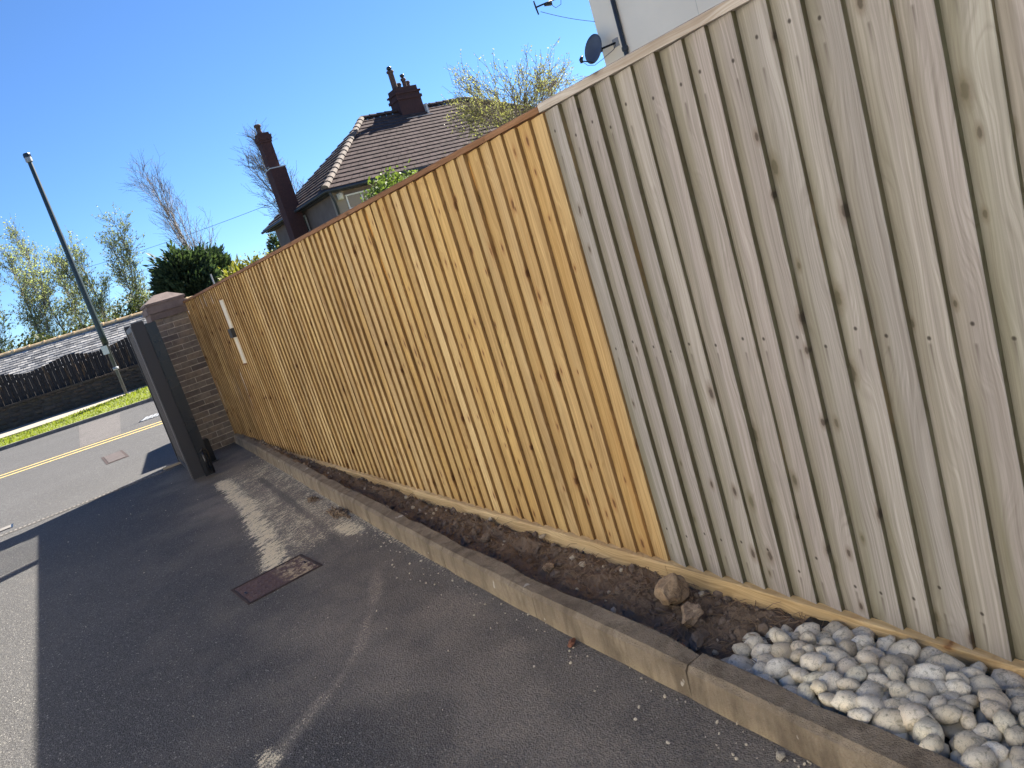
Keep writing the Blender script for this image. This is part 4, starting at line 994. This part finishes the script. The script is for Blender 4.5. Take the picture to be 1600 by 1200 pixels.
m = MB(); m.box((QX - .66, QY - .80, 7.86), (QX + .74, QY - .425, 7.93)); m.box((QX + .621, QY - .60, 7.98), (QX + .72, QY + .3, 8.47)); part("flashing", m, MAT['flash'], ch2, wloc(house))
m = MB(); m.tube([(CX - .7, CY, 7.05), (CX + .0, CY, 7.12)], 0.012, 5); m.tube([(CX - .05, CY - .3, 7.1), (CX - .05, CY + .3, 7.14)], 0.012, 5); part("aerial_stub", m, MAT['grey'], ch1, wloc(house))

# ------------------------------------------------------------------ cream house, dish and aerial
cr = thing("cream_house", "tall cream rendered house wall rising behind the old grey fence", "house", (13.0, 13.6, 0))
part("wall", MB().box((0, -14.0, 0), (9, 0, 7.2)), MAT['cream'], cr)
b = MB(); b.prism([(-0.35, 7.2), (4.5, 10.2), (9.35, 7.2)], -14.3, 0.3, 0, 'y'); part("roof", b, MAT['tile'], cr)
part("fascia", MB().box((-0.36, -14.3, 7.03), (-0.30, 0.3, 7.198)), MAT['white'], cr)
m = MB(); m.tube([(-.06, -.78, 7.1), (-.06, -.78, 0.1)], 0.052, 10); part("downpipe", m, MAT['gutter'], cr, smooth=True)
m = MB(); m.tube([(-.42, -14.3, 7.12), (-.42, 0.3, 7.12)], 0.06, 8); part("gutter", m, MAT['gutter'], cr, smooth=True)
m = MB(); m.lathe([(.065, 4.62), (.075, 4.64), (.075, 4.70), (.065, 4.72)], 10, c=(-.06, -.78)); part("pipe_clip", m, MAT['gutter'], cr)
for yy in (-2.9, -5.8):
    m = MB(); m.box((-0.004, yy - .006, 0), (0.0, yy + .006, 7.02)); part("render_joint", m, MAT['offwhite'], cr)
part("window", MB().box((-0.03, -9.2, 3.6), (0.03, -7.8, 5.0)), MAT['glass'], cr)

# dish: bowl looks towards -x and up
dish = thing("satellite_dish", "dark grey satellite dish bracketed to the corner of the cream house", "satellite dish", (12.62, 13.40, 4.90))
aim = Vector((-0.95, -0.05, 0.30)).normalized(); qd = aim.to_track_quat('Z', 'Y')
m = MB(); rings = 6; nseg = 28
for side in (0, 1):
    base = len(m.v)
    for i in range(rings + 1):
        r = i / rings
        for k in range(nseg):
            a = 2 * math.pi * k / nseg
            p = qd @ Vector((0.285 * r * math.cos(a), 0.325 * r * math.sin(a), 0.075 * r * r - 0.014 * side)); m.v.append(tuple(p))
    for i in range(rings):
        for k in range(nseg):
            k2 = (k + 1) % nseg; m.face([base + i * nseg + k, base + i * nseg + k2, base + (i + 1) * nseg + k2, base + (i + 1) * nseg + k])
o0 = rings * nseg; o1 = (rings + 1) * nseg + rings * nseg
for k in range(nseg): m.face([o0 + k, o0 + (k + 1) % nseg, o1 + (k + 1) % nseg, o1 + k])
part("reflector", m, MAT['dish'], dish, smooth=True)
pf = qd @ Vector((0, -0.31, 0.08)); pl_ = qd @ Vector((0.0, -0.34, 0.44))
m = MB(); m.tube([tuple(pf), tuple(pl_)], 0.014, 8); part("feed_arm", m, MAT['gblack'], dish, smooth=True)
m = MB(); m.tube([tuple(pl_ - Vector((0, 0, .05))), tuple(pl_ + Vector((.0, 0, .02))), tuple(pl_ + (qd @ Vector((0, .10, -.03))))], [0.03, 0.045, 0.035], 10); part("receiver", m, MAT['gblack'], dish, smooth=True)
back = qd @ Vector((0, 0, -0.03)); wallp = Vector((13.0 - 12.62, -0.30, 0.0))
m = MB(); m.tube([tuple(back), tuple(back + Vector((.14, -.02, -.02)))], 0.055, 8); m.tube([tuple(back + Vector((.13, 0, -.0))), tuple(wallp)], 0.024, 8); part("bracket", m, MAT['gblack'], dish, smooth=True)
part("wall_plate", MB().box((wallp.x - .02, wallp.y - .09, wallp.z - .09), (wallp.x - .0005, wallp.y + .09, wallp.z + .09)), MAT['grey'], dish)
m = MB(); m.tube([tuple(pl_), tuple(pl_ * .8 + Vector((.06, 0, -.16))), tuple(pf + Vector((.02, 0, -.06))), tuple(back + Vector((.12, 0, -.22))), tuple(wallp + Vector((-.06, .06, -.12))), tuple(wallp)], 0.006, 5); part("cable", m, MAT['copper'], dish, smooth=True)

ae = thing("tv_aerial", "television aerial with a cross bar on its boom, left of the cream house", "aerial", (12.98, 13.2, 5.95))
tipv = Vector((11.44, 13.6, 6.02)) - Vector((12.98, 13.2, 5.95))
m = MB(); m.tube([tuple(tipv), tuple(tipv + Vector((.64, -.02, .13)))], 0.018, 8); part("boom", m, MAT['gblack'], ae, smooth=True)
m = MB(); m.tube([tuple(tipv + Vector((.64, -.02, .13))), tuple(tipv + Vector((1.2, -.2, .5))), (0.25, 0, .7)], 0.02, 8); m.tube([(0.25, 0, .9), (0.25, 0, 0.2)], 0.022, 8); part("mast", m, MAT['gblack'], ae, smooth=True)
m = MB(); m.tube([tuple(tipv + Vector((-.03, -.02, .13))), tuple(tipv + Vector((.0, 0, 0))), tuple(tipv + Vector((.04, .02, -.15)))], [0.016, .02, .016], 6); part("reflector_bar", m, MAT['gblack'], ae)
part("amplifier_box", MB().box((tipv.x + .25, tipv.y - .05, tipv.z + .0), (tipv.x + .44, tipv.y + .01, tipv.z + .065)), MAT['gblack'], ae)
m = MB(); pts = [tipv + Vector((.10, 0, -.10))]; endp = Vector((12.995, 13.58, 5.55)) - ae.location
for i in range(1, 9):
    t = i / 8; p = pts[0].lerp(endp, t); p.z -= 0.03 * math.sin(math.pi * t); pts.append(p)
m.tube([tuple(p) for p in pts], 0.006, 5); m.tube([tuple(tipv + Vector((.40, 0, .05))), tuple(tipv + Vector((.55, 0, -.06))), tuple(tipv + Vector((.72, 0, .0))), tuple(tipv + Vector((.78, 0, .16)))], 0.006, 5)
part("cable", m, MAT['copper'], ae, smooth=True)

# ------------------------------------------------------------------ telephone wires, small pole
def wire(name, label, p0, p1, sag, r):
    m = MB(); p0, p1 = Vector(p0), Vector(p1); pts = []
    for i in range(17):
        t = i / 16; p = p0.lerp(p1, t); p.z -= sag * 4 * t * (1 - t); pts.append(tuple(p - p0))
    m.tube(pts, r, 5); tag(link(name, m.mesh(name, MAT['copper'], True), None, p0), label, "wire")
wire("telephone_wire", "thin telephone wire from behind the dark conifer to the left chimney", (4.5, 52.0, 7.1), (10.74, 32.1, 5.72), 0.12, 0.009)
vp = thing("vent_pole", "thin pale pole sticking up behind the fence top in front of the conifer", "pole", (4.34, 20, 0))
m = MB(); m.tube([(0, 0, 0), (0, 0, 2.8)], 0.02, 6); part("shaft", m, MAT['grey'], vp); m = MB(); m.tube([(-.03, 0, 2.5), (.12, 0, 2.52)], 0.02, 6); part("side_arm", m, MAT['grey'], vp)

# ------------------------------------------------------------------ trees and shrubs
class Tree:
    def __init__(s, seed): s.r = random.Random(seed); s.wood = MB(); s.crown = MB(); s.tips = []
    def limb(s, p, d, L, r0, r1, n, wig, up, mb, sides):
        pts = [p.copy()]; rad = [r0]; dirs = [d.copy()]
        for i in range(n):
            d = (d + Vector((s.r.gauss(0, wig), s.r.gauss(0, wig), s.r.gauss(0, wig) + up))).normalized()
            p = p + d * (L / n); pts.append(p.copy()); rad.append(r0 + (r1 - r0) * (i + 1) / n); dirs.append(d.copy())
        mb.tube(pts, rad, sides, caps=False); return pts, rad, dirs
    def side(s, d, ang):
        a = s.r.uniform(0, 6.283); u = d.orthogonal().normalized(); w = d.cross(u)
        return (d * math.cos(ang) + (u * math.cos(a) + w * math.sin(a)) * math.sin(ang)).normalized()
    def leaf(s, p, size, mi=1):
        a = Vector((s.r.gauss(0, 1), s.r.gauss(0, 1), s.r.gauss(0, 1))).normalized(); b = a.orthogonal().normalized(); c = a.cross(b)
        sz = size * s.r.uniform(.6, 1.3)
        s.crown.quad(p - b * sz * .5, p + c * sz * .28, p + b * sz * .5, p - c * sz * .28, mi)
def build_tree(name, label, cat, loc, h, seed, trunk_r, n1, ang1, len1, n2, len2, n3, len3, leaf_n, leaf_size, mats, t_start=0.25, up=0.05, group=None, wig=.10, tw_r=0.012, stems=1, lean=0.0, spread=.055):
    T = Tree(seed); R_ = T.r
    for sidx in range(stems):
        sp_ = spread if stems > 1 else .02; d0 = Vector((R_.gauss(0, sp_) + lean, R_.gauss(0, sp_), 1)).normalized()
        hh = h * (1 if sidx == 0 else R_.uniform(.75, .95))
        tp, tr, td = T.limb(Vector((R_.uniform(-.3, .3) * (stems > 1), R_.uniform(-.3, .3) * (stems > 1), 0)), d0, hh * 0.96, trunk_r, trunk_r * .12, 14, .035, .02, T.wood, 6)
        for i in range(n1):
            t = t_start + (1 - t_start) * ((i + R_.random()) / n1) ; k = min(13, int(t * 14))
            p = tp[k].lerp(tp[k + 1], t * 14 - k); L = len1 * (1.05 - 0.75 * t) * R_.uniform(.7, 1.2)
            r = max(tr[k] * .5, tw_r)
            lp_, lr, ld = T.limb(p, T.side(td[k], ang1 * R_.uniform(.75, 1.25)), L, r, tw_r, 6, wig, up, T.wood, 4)
            for j in range(n2):
                t2 = 0.2 + .8 * R_.random(); k2 = min(5, int(t2 * 6)); p2 = lp_[k2].lerp(lp_[k2 + 1], t2 * 6 - k2)
                sp, sr, sd = T.limb(p2, T.side(ld[k2], .6 * R_.uniform(.6, 1.4)), len2 * R_.uniform(.5, 1.2), tw_r * 1.1, tw_r * .6, 4, wig * 1.3, up, T.crown, 3)
                for q in range(n3):
                    t3 = .2 + .8 * R_.random(); k3 = min(3, int(t3 * 4)); p3 = sp[k3].lerp(sp[k3 + 1], t3 * 4 - k3)
                    up_, ur, ud = T.limb(p3, T.side(sd[k3], .6), len3 * R_.uniform(.5, 1.2), tw_r * .75, tw_r * .45, 2, wig, up, T.crown, 3)
                    for e in range(leaf_n):
                        pp = up_[0].lerp(up_[-1], R_.random()) + Vector((R_.gauss(0, .06), R_.gauss(0, .06), R_.gauss(0, .06))) * len3
                        T.leaf(pp, leaf_size)
    root = thing(name, label, cat, loc, 0, group)
    link("trunk", T.wood.mesh("trunk", mats[0], True, False), root, loc)
    link("crown", T.crown.mesh("crown", [mats[1], mats[2]], False, False), root, loc)
    return root
BM = (MAT['palebark'], MAT['twig'], MAT['lf_birch'])
birch = [(1.2, 58, 10.4, "leftmost pale green birch at the picture's edge behind the slate roof"), (3.1, 60, 11.7, "tall pale green birch just left of the lamp post"), (5.4, 60, 9.6, "shorter pale green birch just right of the lamp post"), (7.7, 60, 10.7, "pale green birch nearest the dark conifer")]
for i, (x, y, hh, lab) in enumerate(birch):
    build_tree("birch_tree", lab, "tree", (x, y, 0), hh * .95, 40 + i, .075, 30, .40, 2.6, 6, 1.1, 4, .7, 4, .14, BM, .10, .07, "birches behind the slate roof", tw_r=.009, stems=2)
build_tree("birch_tree", "low pale birch out beyond the left picture edge", "tree", (-1.6, 58, 0), 9.0, 48, .085, 30, .42, 2.5, 6, 1.0, 4, .65, 4, .15, BM, .10, .07, "birches behind the slate roof", tw_r=.009, stems=2)
build_tree("bare_tree", "tall almost bare upright tree rising behind the dark conifer", "tree", (13.0, 60, 0), 12.9, 61, .13, 52, .27, 6.0, 7, 1.3, 3, .8, 1, .07, (MAT['palebark'], MAT['twig'], MAT['lf_bare']), .06, .05, tw_r=.010, stems=1, wig=.05)
build_tree("bare_tree", "bare upright tree behind the left chimney of the brown house", "tree", (16.4, 46, 0), 10.8, 66, .14, 64, .34, 5.0, 8, 1.1, 4, .65, 2, .06, (MAT['palebark'], MAT['twig'], MAT['lf_bare']), .10, .07, tw_r=.011, stems=1, wig=.06)
build_tree("cherry_tree", "spreading tree with grey twigs and opening yellow-green buds behind the fence", "tree", (12.5, 16.2, 0), 4.7, 75, .13, 26, .95, 3.6, 15, .95, 7, .42, 5, .05, (MAT['bark'], MAT['twig'], MAT['lf_cherry']), .38, .035, tw_r=.0065, wig=.12, stems=1)

def leaf_mass(name, label, cat, loc, blobs, n, size, mats, seed, droop=False, group=None, stem_h=1.0):
    """foliage as thousands of leaf-sized faces through several overlapping lumpy volumes, on short stems"""
    R_ = random.Random(seed); T = Tree(seed); from mathutils import noise as mn
    for (bx_, by_, bz_, rx, ry, rz) in blobs:
        T.wood.tube([(bx_ * .3, by_ * .3, 0), (bx_ * .7, by_ * .7, bz_ * .5), (bx_, by_, bz_)], [.08, .05, .03], 5, caps=False)
    tot = sum(b[3] * b[4] * b[5] for b in blobs) 
    for (bx_, by_, bz_, rx, ry, rz) in blobs:
        for _ in range(int(n * rx * ry * rz / tot)):
            d = Vector((R_.gauss(0, 1), R_.gauss(0, 1), R_.gauss(0, 1))).normalized()
            lump = 1 + .45 * mn.noise(d * 2.2 + Vector((bx_, by_, bz_))) + .25 * mn.noise(d * 6 + Vector((bx_, 3, bz_)))
            rr = (R_.random() ** .33) * lump * (1.0 if R_.random() > .06 else 1.15)
            p = Vector((bx_ + d.x * rx * rr, by_ + d.y * ry * rr, max(.05, bz_ + d.z * rz * rr)))
            if droop:
                a = (Vector((d.x, d.y, .55 + R_.gauss(0, .35)))).normalized(); b = a.cross(Vector((R_.gauss(0, 1), R_.gauss(0, 1), R_.gauss(0, 1)))).normalized()
                s_ = size * R_.uniform(.6, 1.5); T.crown.quad(p - a * s_ * .6, p + b * s_ * .22, p + a * s_ * .7, p - b * s_ * .22, 0)
            else: T.leaf(p, size, 0)
    root = thing(name, label, cat, loc, 0, group)
    link("trunk", T.wood.mesh("trunk", MAT['bark'], True, False), root, loc); link("crown", T.crown.mesh("crown", mats, False, False), root, loc)
    return root
leaf_mass("conifer", "big dark green conifer behind the brick pillar and slate roof", "tree", (8.6, 44.5, 0), [(0, 0, 2.8, 2.0, 1.8, 2.5), (-.5, 0, 4.6, 1.3, 1.2, 1.5), (.6, .2, 4.7, 1.4, 1.2, 1.2), (1.7, 0, 4.3, .8, .9, 1.2), (-1.3, .1, 3.7, .9, .9, 1.2)], 26000, .26, MAT['lf_con'], 81, True)
leaf_mass("golden_shrub", "yellow-green feathery shrub peeping over the new fence beside the conifer", "shrub", (6.55, 26.2, 0), [(0, 0, 2.1, .85, .8, 1.1), (.5, 0, 2.6, .5, .5, .65), (-.4, 0, 2.5, .4, .5, .55)], 8000, .15, MAT['lf_yel'], 83, True)
leaf_mass("pale_shrub", "pale dry-looking shrub between the golden shrub and the small conifer", "shrub", (10.2, 37, 0), [(0, 0, 2.6, 1.5, 1.0, 1.5), (.9, 0, 3.4, .8, .8, .9), (-.8, 0, 3.0, .7, .8, .9)], 3600, .14, MAT['lf_cherry'], 84)
leaf_mass("small_conifer", "small dark conifer tip showing just left of the outside chimney", "tree", (12.4, 40.5, 0), [(0, 0, 3.0, .75, .75, 1.4), (.05, 0, 4.4, .4, .4, .95)], 5000, .16, MAT['lf_con'], 85, True)
leaf_mass("leafy_bush", "bright green leafy bush rising above the new fence before the brown house", "bush", (7.0, 14.3, 0), [(0, 0, 1.9, 1.0, .8, 1.2), (-.2, 0, 2.8, .5, .45, .5), (.45, 0, 2.9, .55, .5, .52), (.1, .1, 3.0, .45, .45, .5), (-.55, 0, 2.55, .45, .4, .45)], 16000, .08, MAT['lf_bush'], 86)
hb = [(-3.5, 52, 1.9, 2.9), (.2, 51.5, 2.0, 3.0), (3.4, 52, 2.0, 3.0), (6.6, 52, 2.3, 3.7), (9.6, 55, 2.0, 2.9)]
labs = ["dense green shrub at the far left behind the slate ridge", "green shrub under the leftmost birch behind the slate ridge", "green shrub left of the lamp post behind the slate ridge", "olive green shrub between lamp post and conifer", "green shrub under the tall bare tree behind the conifer"]
for i, ((x, y, r_, z_), lab) in enumerate(zip(hb, labs)):
    leaf_mass("shrub", lab, "shrub", (x, y, 0), [(0, 0, 1.6, r_, 1.2, 1.7), (.5, 0, z_, r_ * .6, 1, 1.3), (-.8, 0, z_ * .95, r_ * .5, 1, 1.2)], 4200, .22, MAT['lf_dark'], 90 + i, group="shrubs behind the slate building")

# ------------------------------------------------------------------ parked van, round the corner behind the fence
van = thing("parked_van", "white van parked round the corner behind the fence, its shadow on the road", "van", (2.98, 11.95, 0)); van.rotation_euler = (0, 0, math.radians(-9))
def vpart(name, mb, mat, smooth=False, parent=None):
    o = bpy.data.objects.new(name, mb.mesh(name, mat, smooth)); C.objects.link(o); o.parent = parent or van; return o
VW = 2.0; VH = 1.98
prof = [(0, .35), (0, 1.7), (.08, VH), (3.3, VH), (3.55, VH - .06), (4.25, 1.28), (4.75, 1.12), (4.9, .95), (4.95, .35)]
b = MB(); b.prism(prof, 0.0, VW, 0, 'y'); vpart("body", b, MAT['vanpaint'])
for y0_ in (-.004, VW - .006): vpart("side_window", MB().prism([(3.25, 1.2), (3.25, 1.75), (3.6, 1.75), (4.05, 1.2)], y0_, y0_ + .01, 0, 'y'), MAT['glass'])
for y0_ in (.12, 1.04): vpart("rear_window", MB().box((-.006, y0_, 1.2), (.004, y0_ + .84, 1.68)), MAT['glass'])
vpart("bumper", MB().box((-.07, .02, .32), (-.001, VW - .02, .55)), MAT['gblack']); vpart("windscreen", MB().prism([(3.62, VH - .11), (3.63, VH - .09), (4.24, 1.32), (4.22, 1.31)], .12, VW - .12, 0, 'y'), MAT['glass'])
for x_, y_ in ((.8, .02), (.8, VW - .22), (3.95, .02), (3.95, VW - .22)):
    w_ = MB(); w_.tube([(x_, y_ - .03, .33), (x_, y_ + .23, .33)], .33, 20); t_ = vpart("wheel", w_, MAT['tyre'])
    r_ = MB(); r_.tube([(x_, y_ - .04, .33), (x_, y_ + .24, .33)], .19, 14); vpart("rim", r_, MAT['grey'], False, t_)
for y_ in (-.2, VW + .02): vpart("wing_mirror", MB().box((3.75, y_, 1.2), (3.9, y_ + .18, 1.48)), MAT['gblack'])
for y_ in (.03, VW - .15): vpart("tail_light", MB().box((-.012, y_, .8), (-.0005, y_ + .12, 1.15)), MAT['redpave'])

# ------------------------------------------------------------------ unseen house added to bounce sunlight onto the fence
nh = thing("fill_house", "unseen pale house added across the driveway to throw light on the fence", "house", (-4.9, 0, 0))
part("wall", MB().box((-7, -8.0, 0), (0, 9.2, 5.3)), MAT['pale'], nh)
b = MB(); b.prism([(-7.4, 5.302), (-3.5, 8.2), (0.4, 5.302)], -8.3, 9.5, 0, 'y'); part("roof", b, MAT['tile'], nh)
def nwin(y, z0, w, h_):
    f = MB(); f.box((0.001, y, z0), (.04, y + w, z0 + .06)); f.box((0.001, y, z0 + h_ - .06), (.04, y + w, z0 + h_))
    for k in range(3): f.box((0.001, y + k * (w - .06) / 2, z0 + .061), (.04, y + k * (w - .06) / 2 + .06, z0 + h_ - .061))
    fr = part("window", f, MAT['white'], nh); part("pane", MB().box((.002, y + .03, z0 + .03), (.02, y + w - .03, z0 + h_ - .03)), MAT['glass'], fr)
for y_, z_ in ((-5.5, 3.2), (1.0, 3.2), (6.2, 3.2), (6.2, .95)): nwin(y_, z_, 1.2, 1.15)
dr = part("door", MB().box((.001, 2.6, .12), (.05, 3.5, 2.1)), MAT['gate'], nh); part("handle", MB().box((.051, 3.38, 1.0), (.09, 3.42, 1.14)), MAT['grey'], dr)
m = MB(); m.tube([(.36, -8.3, 5.25), (.36, 9.5, 5.25)], 0.06, 8); m.tube([(.07, 9.0, 5.2), (.07, 9.0, .1)], .045, 8); part("gutter", m, MAT['gutter'], nh, smooth=True)
